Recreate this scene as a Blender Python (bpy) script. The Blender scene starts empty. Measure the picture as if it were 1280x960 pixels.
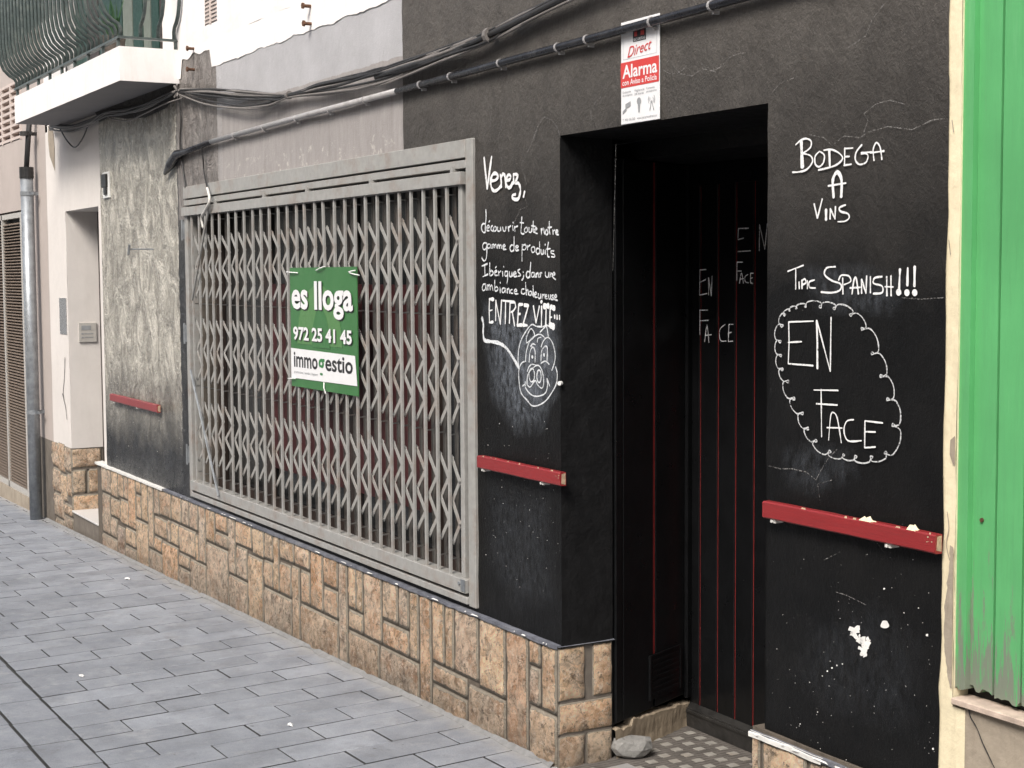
import bpy, bmesh, math, random
from mathutils import Vector, Matrix, noise
R = math.radians
random.seed(7)
S = bpy.context.scene
COL = S.collection
# ------------------------------------------------------------------ camera
YAW, PITCH, ROLL, FPX = R(60.52), R(4.09), R(-0.36), 1921.0
FW = Vector((-math.sin(YAW)*math.cos(PITCH), math.cos(YAW)*math.cos(PITCH), -math.sin(PITCH)))
_rt = Vector((math.cos(YAW), math.sin(YAW), 0)); _up = _rt.cross(FW)
RT = _rt*math.cos(ROLL) + _up*math.sin(ROLL); UP = -_rt*math.sin(ROLL) + _up*math.cos(ROLL)
CAM = Vector((4.1964, -2.5398, 1.60))
cd = bpy.data.cameras.new('camera'); cam = bpy.data.objects.new('camera', cd); COL.objects.link(cam)
cd.sensor_width = 36; cd.lens = FPX/1280*36; cd.clip_start = .05; cd.clip_end = 2000
m = Matrix.Identity(4)
for i, v in enumerate((RT, UP, -FW)):
    for j in range(3): m[j][i] = v[j]
m.translation = CAM; cam.matrix_world = m; S.camera = cam
# ------------------------------------------------------------------ world, sun, exposure
SUN_EL, SUN_AZ = R(46), R(303)      # azimuth of the sun measured from +X towards +Y
w = bpy.data.worlds.new('World'); S.world = w; w.use_nodes = True
nt = w.node_tree; bg = nt.nodes['Background']; sky = nt.nodes.new('ShaderNodeTexSky')
sky.sky_type = 'NISHITA'; sky.sun_disc = False; sky.sun_elevation = SUN_EL; sky.sun_rotation = math.pi/2 - SUN_AZ
sky.air_density = 1.0; sky.dust_density = 4.0; sky.ozone_density = 1.0
hs = nt.nodes.new('ShaderNodeHueSaturation'); hs.inputs['Saturation'].default_value = .45
nt.links.new(sky.outputs[0], hs.inputs['Color']); nt.links.new(hs.outputs[0], bg.inputs[0]); bg.inputs[1].default_value = .13
sl = bpy.data.lights.new('sun', 'SUN'); sl.energy = 2.0; sl.angle = R(20); sl.color = (1, .94, .86)
so = bpy.data.objects.new('sun', sl); COL.objects.link(so)
sd = Vector((math.cos(SUN_EL)*math.cos(SUN_AZ), math.cos(SUN_EL)*math.sin(SUN_AZ), math.sin(SUN_EL)))
so.rotation_euler = sd.to_track_quat('Z', 'Y').to_euler(); so.location = (0, -6, 12)
S.view_settings.view_transform = 'Standard'; S.view_settings.look = 'None'
S.view_settings.exposure = 0.75; S.view_settings.gamma = 1
S.render.resolution_x = 1024; S.render.resolution_y = 768

# ------------------------------------------------------------------ measuring: rays through the camera meet real planes
def ray(px, py): return FW + RT*((px-640)/FPX) - UP*((py-480)/FPX)
def on_y(px, py, y=0.0):
    d = ray(px, py); return CAM + d*((y-CAM.y)/d.y)
def on_x(px, py, x):
    d = ray(px, py); return CAM + d*((x-CAM.x)/d.x)
def on_g(px, py, z0=0.0):
    n = Vector((-.024, 0, 1)); d = ray(px, py); return CAM + d*((z0-n.dot(CAM))/n.dot(d))
def gz(x): return .024*x
# ------------------------------------------------------------------ materials
def nmat(name):
    M = bpy.data.materials.new(name); M.use_nodes = True; t = M.node_tree
    return M, t, t.nodes['Principled BSDF']
class NT:
    def __init__(s, t): s.t = t; s.pos = None
    def n(s, kind, **kw):
        o = s.t.nodes.new('ShaderNode'+kind)
        for k, v in kw.items():
            if k in o.inputs.keys(): o.inputs[k].default_value = v
            else: setattr(o, k, v)
        return o
    def l(s, a, b): s.t.links.new(a, b)
    def P(s):
        if not s.pos: s.pos = s.n('NewGeometry').outputs['Position']
        return s.pos
    def noise(s, scale=5, detail=5, rough=.6, sc=(1, 1, 1), src=None, dist=0, off=(0, 0, 0)):
        mp = s.n('Mapping'); mp.inputs['Scale'].default_value = sc; mp.inputs['Location'].default_value = off
        s.l(src or s.P(), mp.inputs['Vector'])
        o = s.n('TexNoise', Scale=scale, Detail=detail, Roughness=rough, Distortion=dist); s.l(mp.outputs[0], o.inputs['Vector'])
        return o.outputs['Fac']
    def ramp(s, f, stops):
        o = s.n('ValToRGB'); e = o.color_ramp.elements
        while len(e) < len(stops): e.new(.5)
        for k, (p, c) in enumerate(stops):
            e[k].position = p; e[k].color = (c, c, c, 1) if not hasattr(c, '__len__') else (*c, 1)
        s.l(f, o.inputs[0]); return o.outputs[0]
    def mix(s, f, a, b, mode='MIX'):
        o = s.n('Mix'); o.data_type = 'RGBA'; o.blend_type = mode
        for i, v in ((0, f), (6, a), (7, b)):
            if hasattr(v, 'default_value') or hasattr(v, 'is_linked'): s.l(v, o.inputs[i])
            elif i == 0: o.inputs[0].default_value = v
            else: o.inputs[i].default_value = (*v, 1) if len(v) == 3 else v
        return o.outputs[2]
    def math(s, op, a, b=0.0, c=0.0, clamp=False):
        o = s.n('Math'); o.operation = op; o.use_clamp = clamp
        for i, v in enumerate((a, b, c)):
            if hasattr(v, 'is_linked'): s.l(v, o.inputs[i])
            else: o.inputs[i].default_value = v
        return o.outputs[0]
    def bump(s, bs, h, strength=.5, dist=.01, prev=None):
        o = s.n('Bump', Strength=strength, Distance=dist); s.l(h, o.inputs['Height'])
        if prev: s.l(prev, o.inputs['Normal'])
        s.l(o.outputs[0], bs.inputs['Normal']); return o.outputs[0]
def simple(name, c, rough=.6, metal=0, var=.15, scale=20, bump=.15, bscale=150, bd=.003, spec=.5, grime=0, gcol=(.03, .025, .02), local=False, randc=0):
    M, t, b = nmat(name); N = NT(t)
    src = None
    if local: src = N.n('TexCoord').outputs['Object']
    f = N.noise(scale, 6, .65, src=src)
    lo = tuple(x*(1-var) for x in c); hi = tuple(min(1, x*(1+var)) for x in c)
    col = N.ramp(f, [(.3, lo), (.7, hi)])
    if randc:
        oi = N.n('ObjectInfo'); v = N.math('MULTIPLY_ADD', oi.outputs['Random'], 2*randc, 1-randc)
        h = N.n('HueSaturation'); N.l(v, h.inputs['Value']); N.l(col, h.inputs['Color']); col = h.outputs[0]
    if grime:
        g = N.ramp(N.noise(scale*.35, 8, .7, src=src, off=(3, 1, 7)), [(.5, 0), (.72, grime)])
        col = N.mix(g, col, gcol)
    N.l(col, b.inputs['Base Color'])
    b.inputs['Metallic'].default_value = metal; b.inputs['Specular IOR Level'].default_value = spec
    N.l(N.ramp(N.noise(scale*1.7, 4, src=src), [(.3, max(.02, rough-.08)), (.7, min(1, rough+.08))]), b.inputs['Roughness'])
    N.bump(b, N.noise(bscale, 4, src=src), bump, bd)
    return M
# dark facade paint with patches of other paints where the owners changed colour, plus painted-in sheen
def dark_wall():
    M, t, b = nmat('facade_paint'); N = NT(t)
    sep = N.n('SeparateXYZ'); N.l(N.P(), sep.inputs[0]); X, Z = sep.outputs[0], sep.outputs[2]
    f = N.noise(6, 8, .7)
    col = N.ramp(f, [(.3, (.0062, .0064, .0068)), (.7, (.0115, .0113, .0113))])
    # upper wall coloured a lighter brown to paint in its reflection of the sky
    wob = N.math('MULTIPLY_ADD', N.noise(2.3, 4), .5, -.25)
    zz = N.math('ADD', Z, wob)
    sky_sheen = N.math('MULTIPLY', N.math('SUBTRACT', zz, 1.55), 1.3, clamp=True)
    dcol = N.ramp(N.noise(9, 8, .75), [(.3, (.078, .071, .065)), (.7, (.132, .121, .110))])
    col = N.mix(sky_sheen, col, dcol)
    # sheen and wrinkle highlights painted onto the left pier and the brown old strip
    r1 = N.math('MULTIPLY_ADD', N.noise(25, 4), .05, -.025)
    xx = N.math('ADD', X, r1)
    left = N.math('MULTIPLY', N.math('LESS_THAN', xx, -3.95), N.math('MULTIPLY', N.math('SUBTRACT', zz, .55), 1.8, clamp=True))
    lcol = N.ramp(N.noise(8, 9, .68, sc=(.95, 1, .6), dist=1.2), [(.38, (.27, .25, .215)), (.5, (.42, .395, .34)), (.62, (.68, .64, .56))])
    col = N.mix(left, col, lcol)
    def band(a, c): return N.math('MULTIPLY', N.math('GREATER_THAN', xx, a), N.math('LESS_THAN', xx, c))
    st = N.math('MULTIPLY', band(-3.93, -3.27), N.math('GREATER_THAN', Z, 1.9))
    scol = N.ramp(N.noise(8, 9, .75, sc=(1.1, 1, .5), dist=1.2), [(.36, (.09, .078, .07)), (.64, (.30, .27, .25))])
    col = N.mix(st, col, scol)
    # light grey paint over the shop window
    r2 = N.math('MULTIPLY_ADD', N.noise(18, 6), .012, -.006)
    x2 = N.math('ADD', X, r2)
    gm = N.math('MULTIPLY', N.math('GREATER_THAN', x2, -3.27), N.math('LESS_THAN', x2, -1.122))
    gm = N.math('MULTIPLY', gm, N.math('GREATER_THAN', Z, 1.95))
    stain = N.ramp(N.noise(14, 8, .75, sc=(1.6, 1, .25)), [(.35, 0), (.75, 1)])
    gl = N.mix(stain, (.37, .345, .335), (.26, .24, .23))
    gu = N.mix(N.ramp(N.noise(5, 8, .7), [(.3, 0), (.7, 1)]), (.47, .465, .48), (.38, .375, .385))
    # border between the two greys follows the line where the cables hang
    hi = N.math('GREATER_THAN', N.math('ADD', Z, N.math('MULTIPLY', r2, 2.0)), 2.425)
    gcol = N.mix(hi, gl, gu)
    peel = N.math('MULTIPLY', N.math('LESS_THAN', Z, 2.16), N.ramp(N.noise(16, 8, .8), [(.56, 0), (.6, 1)]))
    gcol = N.mix(peel, gcol, (.5, .47, .44))
    col = N.mix(gm, col, gcol)
    # fine pale flecks and scratches
    fl = N.ramp(N.noise(130, 3, .6), [(.7, 0), (.76, .35)])
    col = N.mix(fl, col, (.25, .24, .23))
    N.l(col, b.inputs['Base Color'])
    N.l(N.ramp(N.noise(30, 4), [(.3, .30), (.7, .46)]), b.inputs['Roughness'])
    rgh = N.math('MULTIPLY_ADD', N.noise(30, 4), .3, .24); isl0 = N.math('LESS_THAN', X, -3.95); N.l(N.math('SUBTRACT', rgh, N.math('MULTIPLY', isl0, .14)), b.inputs['Roughness'])
    # relief: trowel runs and wrinkles
    wl = N.noise(8, 9, .68, sc=(.95, 1, .6), dist=1.2)
    wn = N.noise(15, 9, .72, sc=(1.2, 1, .8), dist=.25)
    isl = N.math('LESS_THAN', X, -3.2)
    wr = N.math('ADD', N.math('MULTIPLY', wl, N.math('MULTIPLY', isl, 3.2)), N.math('MULTIPLY', wn, N.math('SUBTRACT', 1.0, N.math('MULTIPLY', isl, .5))))
    wr2 = N.noise(65, 5, .7, sc=(1.2, 1, .8), dist=.1)
    fine = N.noise(260, 3, .6)
    soft = N.math('SUBTRACT', 1.0, N.math('MULTIPLY', gm, .8))
    lowc = N.math('MULTIPLY_ADD', N.math('MULTIPLY', N.math('SUBTRACT', Z, 1.35), 1.2, clamp=True), .72, .28)
    leftc = N.math('MAXIMUM', N.math('LESS_THAN', X, -3.2), lowc)
    h = N.math('ADD', N.math('MULTIPLY', wr, 1.0), N.math('MULTIPLY', wr2, .35))
    h = N.math('MULTIPLY', N.math('MULTIPLY', h, leftc), soft)
    h = N.math('ADD', h, N.math('MULTIPLY', fine, .06))
    b.inputs['Specular IOR Level'].default_value = .3; N.l(N.math('MULTIPLY_ADD', isl, .63, .10), b.inputs['Specular IOR Level'])
    N.bump(b, h, .8, .02)
    return M
def plaster(name, c, var=.06, scale=3, stain=(.4, .35, .3), sa=.25, bump=.25, rough=.85):
    M, t, b = nmat(name); N = NT(t)
    lo = tuple(x*(1-var) for x in c); hi = tuple(min(1, x*(1+var)) for x in c)
    col = N.ramp(N.noise(scale, 8, .7), [(.3, lo), (.7, hi)])
    s1 = N.ramp(N.noise(scale*2.5, 8, .75, sc=(1.5, 1.5, .3)), [(.5, 0), (.8, sa)])
    col = N.mix(s1, col, stain); N.l(col, b.inputs['Base Color'])
    b.inputs['Roughness'].default_value = rough; b.inputs['Specular IOR Level'].default_value = .3
    n1 = N.bump(b, N.noise(12, 6, .6), bump, .012); N.bump(b, N.noise(180, 3), .2, .002, n1)
    return M
def stone_mat(name='rough_stone'):
    M, t, b = nmat(name); N = NT(t)
    oi = N.n('ObjectInfo'); tc = N.n('TexCoord')
    g = N.noise(22, 9, .8, dist=.9)
    base = oi.outputs['Color']
    h2 = N.n('HueSaturation'); h2.inputs['Value'].default_value = 1.75; h2.inputs['Saturation'].default_value = 1.12; N.l(base, h2.inputs['Color']); base = h2.outputs[0]
    pt = N.noise(7, 6, .75, dist=1.2, off=(8, 1, 4)); base = N.mix(N.ramp(pt, [(.44, 0), (.56, .38)]), base, (.95, .68, .47)); base = N.mix(N.ramp(N.noise(9, 6, .75, dist=1.5, off=(1, 6, 2)), [(.5, 0), (.6, .7)]), base, (.13, .10, .075))
    hi = N.mix(.5, base, (.95, .84, .66)); lo = N.mix(.55, base, (.11, .08, .055))
    col = N.mix(N.ramp(g, [(.40, 0), (.50, .6), (.62, 1)]), lo, hi)
    oc = N.ramp(N.noise(9, 7, .7, off=(5, 2, 9)), [(.52, 0), (.62, .45)]); col = N.mix(oc, col, (.42, .21, .09))
    fl = N.ramp(N.noise(45, 6, .8, off=(1, 7, 3)), [(.54, 0), (.60, .7)]); col = N.mix(fl, col, (.82, .74, .62))
    dk = N.ramp(N.noise(38, 6, .8, off=(4, 4, 1)), [(.55, 0), (.63, .75)]); col = N.mix(dk, col, (.07, .05, .035))
    col = N.mix(1.0, col, (1.38, 1.27, 1.24), 'MULTIPLY')
    at = N.n('Attribute', attribute_name='face_zone')
    edge = N.math('ADD', at.outputs['Fac'], N.math('MULTIPLY_ADD', N.noise(55, 6, .7), 1.3, -.65))
    k = N.ramp(edge, [(.42, 0), (.55, 1)])
    mort = N.ramp(N.noise(40, 6, .7), [(.3, (.22, .19, .15)), (.7, (.38, .335, .27))])
    col = N.mix(k, mort, col)
    gv = N.ramp(N.math('MULTIPLY', at.outputs['Fac'], -1.0), [(.08, 0), (.45, 1)]); col = N.mix(gv, col, (.085, .068, .052))
    # splash dirt near the pavement
    sep = N.n('SeparateXYZ'); N.l(N.P(), sep.inputs[0])
    hgt = N.math('SUBTRACT', sep.outputs[2], N.math('MULTIPLY', sep.outputs[0], .024))
    d = N.math('SUBTRACT', 1, N.math('MULTIPLY', hgt, 5.5), clamp=True)
    d = N.math('MULTIPLY', d, N.ramp(N.noise(12, 7, .7), [(.3, .15), (.7, .75)]))
    col = N.mix(d, col, (.09, .075, .058))
    N.l(col, b.inputs['Base Color']); b.inputs['Roughness'].default_value = .85
    h = N.math('ADD', N.math('MULTIPLY', N.noise(30, 10, .85, dist=.7), k), N.math('MULTIPLY', N.noise(140, 4, .7), .2))
    N.bump(b, h, 1.0, .05)
    return M
def paver_mat():
    M, t, b = nmat('grey_paver'); N = NT(t); oi = N.n('ObjectInfo')
    v = N.math('MULTIPLY_ADD', oi.outputs['Random'], .22, .89)
    col = N.ramp(N.noise(5, 8, .7), [(.32, (.20, .215, .245)), (.68, (.305, .323, .36))])
    sp = N.ramp(N.noise(320, 2, .5), [(.35, .82), (.7, 1.12)]); col = N.mix(1.0, col, sp, 'MULTIPLY')
    h = N.n('HueSaturation'); N.l(v, h.inputs['Value']); N.l(col, h.inputs['Color']); col = h.outputs[0]
    st = N.ramp(N.noise(8, 9, .8, off=(2, 9, 4)), [(.52, 0), (.66, .5)]); col = N.mix(st, col, (.13, .13, .135))
    ls = N.ramp(N.noise(6, 9, .8, off=(7, 3, 4)), [(.54, 0), (.66, .4)]); col = N.mix(ls, col, (.42, .425, .44))
    # pale sandy dust swept against the foot of the wall
    sep = N.n('SeparateXYZ'); N.l(N.P(), sep.inputs[0])
    dd = N.math('ADD', sep.outputs[1], N.math('MULTIPLY_ADD', N.noise(14, 5), .12, -.06))
    dd = N.math('MULTIPLY', N.math('ADD', dd, .1), 12, clamp=True)
    col = N.mix(N.math('MULTIPLY', dd, .55), col, (.36, .34, .31))
    sh = N.ramp(N.noise(30, 4, .6, off=(9, 9, 2)), [(.70, 0), (.73, .7)]); col = N.mix(sh, col, (.08, .078, .075))
    N.l(col, b.inputs['Base Color'])
    N.l(N.ramp(N.noise(9, 5), [(.3, .48), (.7, .68)]), b.inputs['Roughness'])
    n1 = N.bump(b, N.noise(18, 6, .6, off=(2, 2, 2)), .3, .01); N.bump(b, N.noise(260, 3), .25, .002, n1)
    return M
def wood_paint(name, c, wear=(.3, .28, .25), wamt=.62, zlow=None, axis=2, rough=.42, worn=.9, local=True):
    M, t, b = nmat(name); N = NT(t)
    sc = [9, 9, 9]; sc[axis] = .7
    lo = tuple(x*.84 for x in c); hi = tuple(min(1, x*1.1) for x in c)
    col = N.ramp(N.noise(2.5, 6, .6), [(.3, lo), (.7, hi)])
    gr = N.noise(7, 8, .75, sc=tuple(sc), dist=.3)
    g2 = N.noise(5, 8, .75, sc=tuple(sc), off=(3, 3, 3)); col = N.mix(N.ramp(g2, [(.5, 0), (.7, .35)]), col, tuple(x*.6+.02 for x in c)); col = N.mix(N.ramp(g2, [(.28, .35), (.42, 0)]), col, tuple(min(1, x*1.1+.08) for x in c))
    wm = N.ramp(gr, [(wamt, 0), (wamt+.05, worn)])
    if zlow is not None:
        sep = N.n('SeparateXYZ'); N.l(N.P(), sep.inputs[0])
        e = N.math('MULTIPLY', N.math('SUBTRACT', zlow, sep.outputs[2]), .75, clamp=True)
        wm = N.ramp(N.math('ADD', gr, e), [(wamt, 0), (wamt+.04, worn)])
    col = N.mix(wm, col, wear)
    N.l(col, b.inputs['Base Color']); b.inputs['Roughness'].default_value = rough
    n1 = N.bump(b, N.noise(12, 6, .7, sc=tuple(sc)), .25, .006); N.bump(b, wm, -.35, .002, n1)
    return M
def chalk_mat(name='chalk', c=(.70, .72, .74), lo=.34, op=1.0):
    M, t, b = nmat(name); N = NT(t)
    b.inputs['Base Color'].default_value = (*c, 1); b.inputs['Roughness'].default_value = .95
    a = N.ramp(N.noise(170, 5, .75), [(lo, 0), (lo+.14, op)]); N.l(a, b.inputs['Alpha'])
    return M
MT = dict(
 wall=dark_wall(), white=plaster('white_render', (.82, .79, .77), stain=(.6, .5, .43), sa=.35), house=plaster('pale_render', (.68, .64, .605), stain=(.42, .36, .33), sa=.18),
 pink=plaster('beige_render', (.44, .385, .355), stain=(.38, .3, .26), sa=.25), cream=plaster('cream_render', (.76, .67, .47), stain=(.42, .33, .22), sa=.45, scale=8, var=.1, bump=.45),
 cement=plaster('cement_render', (.34, .29, .23), stain=(.2, .16, .12), sa=.55, scale=7, var=.2, bump=.5), greycement=plaster('dark_cement', (.15, .13, .11), sa=.4, scale=9, var=.25, bump=.5),
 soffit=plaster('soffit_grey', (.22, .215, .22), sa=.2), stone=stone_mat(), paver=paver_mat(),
 bed=simple('joint_mortar', (.055, .055, .055), .9), street=simple('street_setts', (.24, .24, .245), .75, scale=4),
 grille=simple('grey_grille_paint', (.32, .315, .30), .38, var=.12, scale=30, bump=.15, grime=.5, gcol=(.20, .11, .06)),
 grilleback=simple('grey_grille_paint_old', (.15, .142, .13), .5, var=.2, scale=30, grime=.6, gcol=(.1, .06, .04)),
 rust=simple('rusty_iron', (.10, .045, .022), .8, var=.4, scale=60), iron=simple('dark_iron', (.03, .028, .027), .5, var=.3, scale=40),
 dark=simple('black_void', (.006, .006, .007), .7), blackpaint=simple('black_gloss_paint', (.0065, .0068, .0075), .34, spec=.28, var=.25, scale=9, bump=.2, bscale=40),
 blackjamb=simple('black_jamb_paint', (.0075, .0075, .008), .55, var=.3, scale=14, bump=.5, bscale=45, bd=.006, spec=.3),
 redline=simple('red_line_paint', (.30, .03, .028), .45, var=.25, scale=30), redboard=simple('dull_red_board', (.065, .016, .017), .6, var=.3, scale=12),
 redwood=wood_paint('red_painted_wood', (.26, .024, .026), wear=(.6, .5, .43), wamt=.70, axis=0, rough=.33), rawwood=simple('raw_wood_end', (.42, .3, .2), .8, var=.3, scale=70),
 green=wood_paint('green_painted_wood', (.105, .385, .145), wear=(.2, .2, .17), wamt=.66, zlow=1.0, rough=.4),
 greensh=simple('grey_green_shutter', (.19, .215, .185), .6, var=.15, scale=12), greendk=simple('dark_green_paint', (.015, .055, .04), .45, var=.2, scale=20),
 rail=simple('green_railing_paint', (.06, .078, .075), .38, var=.3, scale=45, grime=.6, gcol=(.2, .22, .2)),
 leaf=simple('leaf', (.035, .10, .03), .5, var=.4, scale=30), zinc=simple('galvanised_steel', (.30, .32, .34), .42, metal=.55, var=.25, scale=18, bump=.15, grime=.5, gcol=(.12, .12, .12)),
 steel=simple('brushed_steel', (.55, .55, .54), .3, metal=.9, var=.1, scale=60), pvc=simple('grey_conduit', (.36, .35, .35), .35, var=.12, scale=40, grime=.6, gcol=(.12, .11, .1)),
 pvcdark=simple('black_painted_conduit', (.012, .012, .015), .3, var=.3, scale=40, grime=.3, gcol=(.12, .12, .12)), rubber=simple('black_cable_sheath', (.025, .024, .024), .5, var=.3, scale=50),
 cablegrey=simple('grey_cable_sheath', (.17, .155, .145), .5, var=.2, scale=50), cablewhite=simple('white_cable_sheath', (.62, .6, .56), .5),
 plasticwhite=simple('white_plastic', (.78, .78, .76), .4, var=.04), plasticblack=simple('black_plastic', (.02, .02, .02), .4),
 signgreen=simple('sign_green', (.045, .165, .05), .4, var=.05, scale=5, bump=.05), signgreen2=simple('sign_pale_green', (.085, .215, .07), .4, var=.03), signwhite=simple('sign_white', (.78, .78, .79), .4, var=.03, bump=.05),
 signred=simple('sign_red', (.60, .055, .05), .4, var=.04), signblack=simple('sign_black', (.02, .02, .022), .5), signgrey=simple('sign_grey', (.28, .29, .3), .5), darkgreenink=simple('ink_green', (.04, .2, .06), .5),
 slate=simple('slate_blue_ledge_paint', (.12, .126, .15), .75, var=.4, scale=25, bump=.5, bscale=60, grime=.5, gcol=(.3, .3, .3)), whitepaint=simple('white_edge_paint', (.7, .69, .66), .6, var=.1, grime=.4, gcol=(.3, .27, .22)),
 glass=simple('dusty_window_glass', (.02, .022, .024), .16, var=.3, scale=6, spec=.6), winframe=simple('window_frame_brown', (.05, .035, .03), .5, grime=.4),
 tilewhite=simple('pale_mosaic', (.29, .275, .25), .6, var=.15, scale=30, grime=.6, gcol=(.25, .2, .15)), tiledark=simple('brown_floor_tile', (.12, .108, .098), .7, var=.3, scale=15, bump=.4, bscale=120),
 rock=simple('loose_rock', (.24, .235, .225), .85, var=.25, scale=20, bump=.6, bscale=60, bd=.01), chalk=chalk_mat(), chalkthin=chalk_mat('thin_chalk', (.62, .63, .64), .36, .9), chalkpen=chalk_mat('chalk_marker', (.78, .78, .78), .29, 1.0),
 scratch=chalk_mat('scraped_paint', (.30, .29, .28), .44, .7), splat=simple('white_paint_splash', (.8, .79, .76), .6), louvre=simple('brown_louvre_paint', (.17, .13, .10), .5, var=.2), louvreframe=simple('grey_louvre_frame', (.44, .42, .39), .5, var=.1),
 pinkslat=plaster('beige_grille', (.55, .47, .43), sa=.2), housedoor=simple('dark_door_paint', (.03, .02, .016), .4), litter=simple('white_paper_scrap', (.75, .75, .74), .8),
 opp=plaster('opposite_render', (.50, .44, .37), sa=.4), oppwin=simple('opposite_shutter', (.10, .075, .055), .6))
# ------------------------------------------------------------------ mesh helpers
class MB:
    def __init__(s): s.v = []; s.f = []; s.mi = []; s.cur = 0
    def quad(s, *p):
        n = len(s.v); s.v += [tuple(q) for q in p]; s.f.append(tuple(range(n, n+len(p)))); s.mi.append(s.cur)
    def box(s, a, b, M=None):
        x0, y0, z0 = a; x1, y1, z1 = b
        P = [Vector(p) for p in ((x0, y0, z0), (x1, y0, z0), (x1, y1, z0), (x0, y1, z0), (x0, y0, z1), (x1, y0, z1), (x1, y1, z1), (x0, y1, z1))]
        if M: P = [M @ p for p in P]
        n = len(s.v); s.v += [tuple(p) for p in P]
        for f in ((0, 3, 2, 1), (4, 5, 6, 7), (0, 1, 5, 4), (1, 2, 6, 5), (2, 3, 7, 6), (3, 0, 4, 7)):
            s.f.append(tuple(n+i for i in f)); s.mi.append(s.cur)
    def bar(s, p, q, w, t, up=Vector((0, 1, 0))):   # flat bar from p to q, width w in-plane, thickness t along up
        p = Vector(p); q = Vector(q); d = (q-p); L = d.length; d.normalize(); sd = d.cross(up).normalized()
        M = Matrix((( *sd, 0), (*up, 0), (*d, 0), (0, 0, 0, 1))).transposed(); M.translation = p
        s.box((-w/2, -t/2, 0), (w/2, t/2, L), M)
    def tube(s, pts, r, seg=8, caps=True):
        pts = [Vector(p) for p in pts]; rings = []; n0 = len(s.v)
        rr = r if hasattr(r, '__len__') else [r]*len(pts)
        prev = None
        for i, p in enumerate(pts):
            d = (pts[min(i+1, len(pts)-1)]-pts[max(i-1, 0)]).normalized()
            if prev is None: u = d.orthogonal().normalized()
            else: u = (prev - d*prev.dot(d)).normalized()
            prev = u; v = d.cross(u)
            for k in range(seg):
                a = 2*math.pi*k/seg; s.v.append(tuple(p+(u*math.cos(a)+v*math.sin(a))*rr[i]))
        for i in range(len(pts)-1):
            for k in range(seg):
                a = n0+i*seg+k; b = n0+i*seg+(k+1) % seg
                s.f.append((a, b, b+seg, a+seg)); s.mi.append(s.cur)
        if caps:
            s.f.append(tuple(n0+k for k in reversed(range(seg)))); s.mi.append(s.cur)
            e = n0+(len(pts)-1)*seg; s.f.append(tuple(e+k for k in range(seg))); s.mi.append(s.cur)
    def poly(s, pts): s.quad(*pts)
    def build(s, name, mats, parent=None, smooth=False, bevel=0, loc=None):
        me = bpy.data.meshes.new(name); v = s.v
        if loc: L = Vector(loc); v = [tuple(Vector(p)-L) for p in v]
        me.from_pydata(v, [], s.f); me.update()
        if not isinstance(mats, (list, tuple)): mats = [mats]
        for mm in mats: me.materials.append(mm)
        me.polygons.foreach_set('material_index', s.mi)
        if smooth: me.polygons.foreach_set('use_smooth', [True]*len(me.polygons))
        if bevel:
            bm = bmesh.new(); bm.from_mesh(me); bmesh.ops.remove_doubles(bm, verts=bm.verts, dist=1e-6)
            bmesh.ops.bevel(bm, geom=[e for e in bm.edges if e.calc_face_angle(0) > .5], offset=bevel, segments=1, affect='EDGES'); bm.to_mesh(me); bm.free()
        return link(name, me, parent, loc)
def link(name, me, parent=None, loc=None):
    o = bpy.data.objects.new(name, me); COL.objects.link(o)
    if parent: o.parent = parent
    if loc: o.location = Vector(loc) - (Vector(world_of(parent)) if parent else Vector())
    elif parent: o.location = -Vector(world_of(parent))
    return o
WORLD = {}
def world_of(o):
    p = Vector()
    while o: p += o.location; o = o.parent
    return p
def thing(name, label, cat, loc=(0, 0, 0), group=None):
    o = bpy.data.objects.new(name, None); COL.objects.link(o); o.location = loc; o.empty_display_size = .1
    return tag(o, label, cat, group)
def tag(o, label, cat=None, group=None, kind=None):
    if label: o['label'] = label
    if cat: o['category'] = cat
    if group: o['group'] = group
    if kind: o['kind'] = kind
    return o
def catmull(pts, n=5, closed=False):
    if len(pts) < 3: return pts
    P = [Vector(p) for p in pts]; out = []
    m = len(P)
    for i in range(m-1 if not closed else m):
        if closed: a, b, c, d = P[(i-1) % m], P[i], P[(i+1) % m], P[(i+2) % m]
        else: a, b, c, d = P[max(i-1, 0)], P[i], P[i+1], P[min(i+2, m-1)]
        for k in range(n):
            t = k/n
            out.append(.5*((2*b)+(c-a)*t+(2*a-5*b+4*c-d)*t*t+(3*b-3*c+d-a)*t**3))
    out.append(P[0] if closed else P[-1]); return out
def grid_wall(mb, xs, zs, y, holes=(), amp=.002, zlow=None, jit=None, step=.06):
    def lines(a, b, extra):
        L = sorted(set([a, b]+[e for e in extra if a < e < b])); out = []
        for p, q in zip(L, L[1:]):
            n = max(1, round((q-p)/step)); out += [p+(q-p)*i/n for i in range(n)]
        return out+[L[-1]]
    X = lines(*xs, [h for H in holes for h in H[:2]]); Z = lines(*zs, [h for H in holes for h in H[2:]])
    n0 = len(mb.v); W = len(Z)
    for i, x in enumerate(X):
        for j, z in enumerate(Z):
            px, pz = x, z
            if zlow and j == 0: pz = zlow(x)
            if jit: px, pz = jit(x, z, i == 0, i == len(X)-1)
            yy = y + amp*noise.noise(Vector((x*5, 3.1, z*5)))*1.6 + amp*.6*noise.noise(Vector((x*17, 1.1, z*17)))
            mb.v.append((px, yy, pz))
    for i in range(len(X)-1):
        for j in range(W-1):
            cx = (X[i]+X[i+1])/2; cz = (Z[j]+Z[j+1])/2
            if any(h[0] < cx < h[1] and h[2] < cz < h[3] for h in holes): continue
            a = n0+i*W+j; mb.f.append((a, a+W, a+W+1, a+1)); mb.mi.append(mb.cur)
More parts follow.
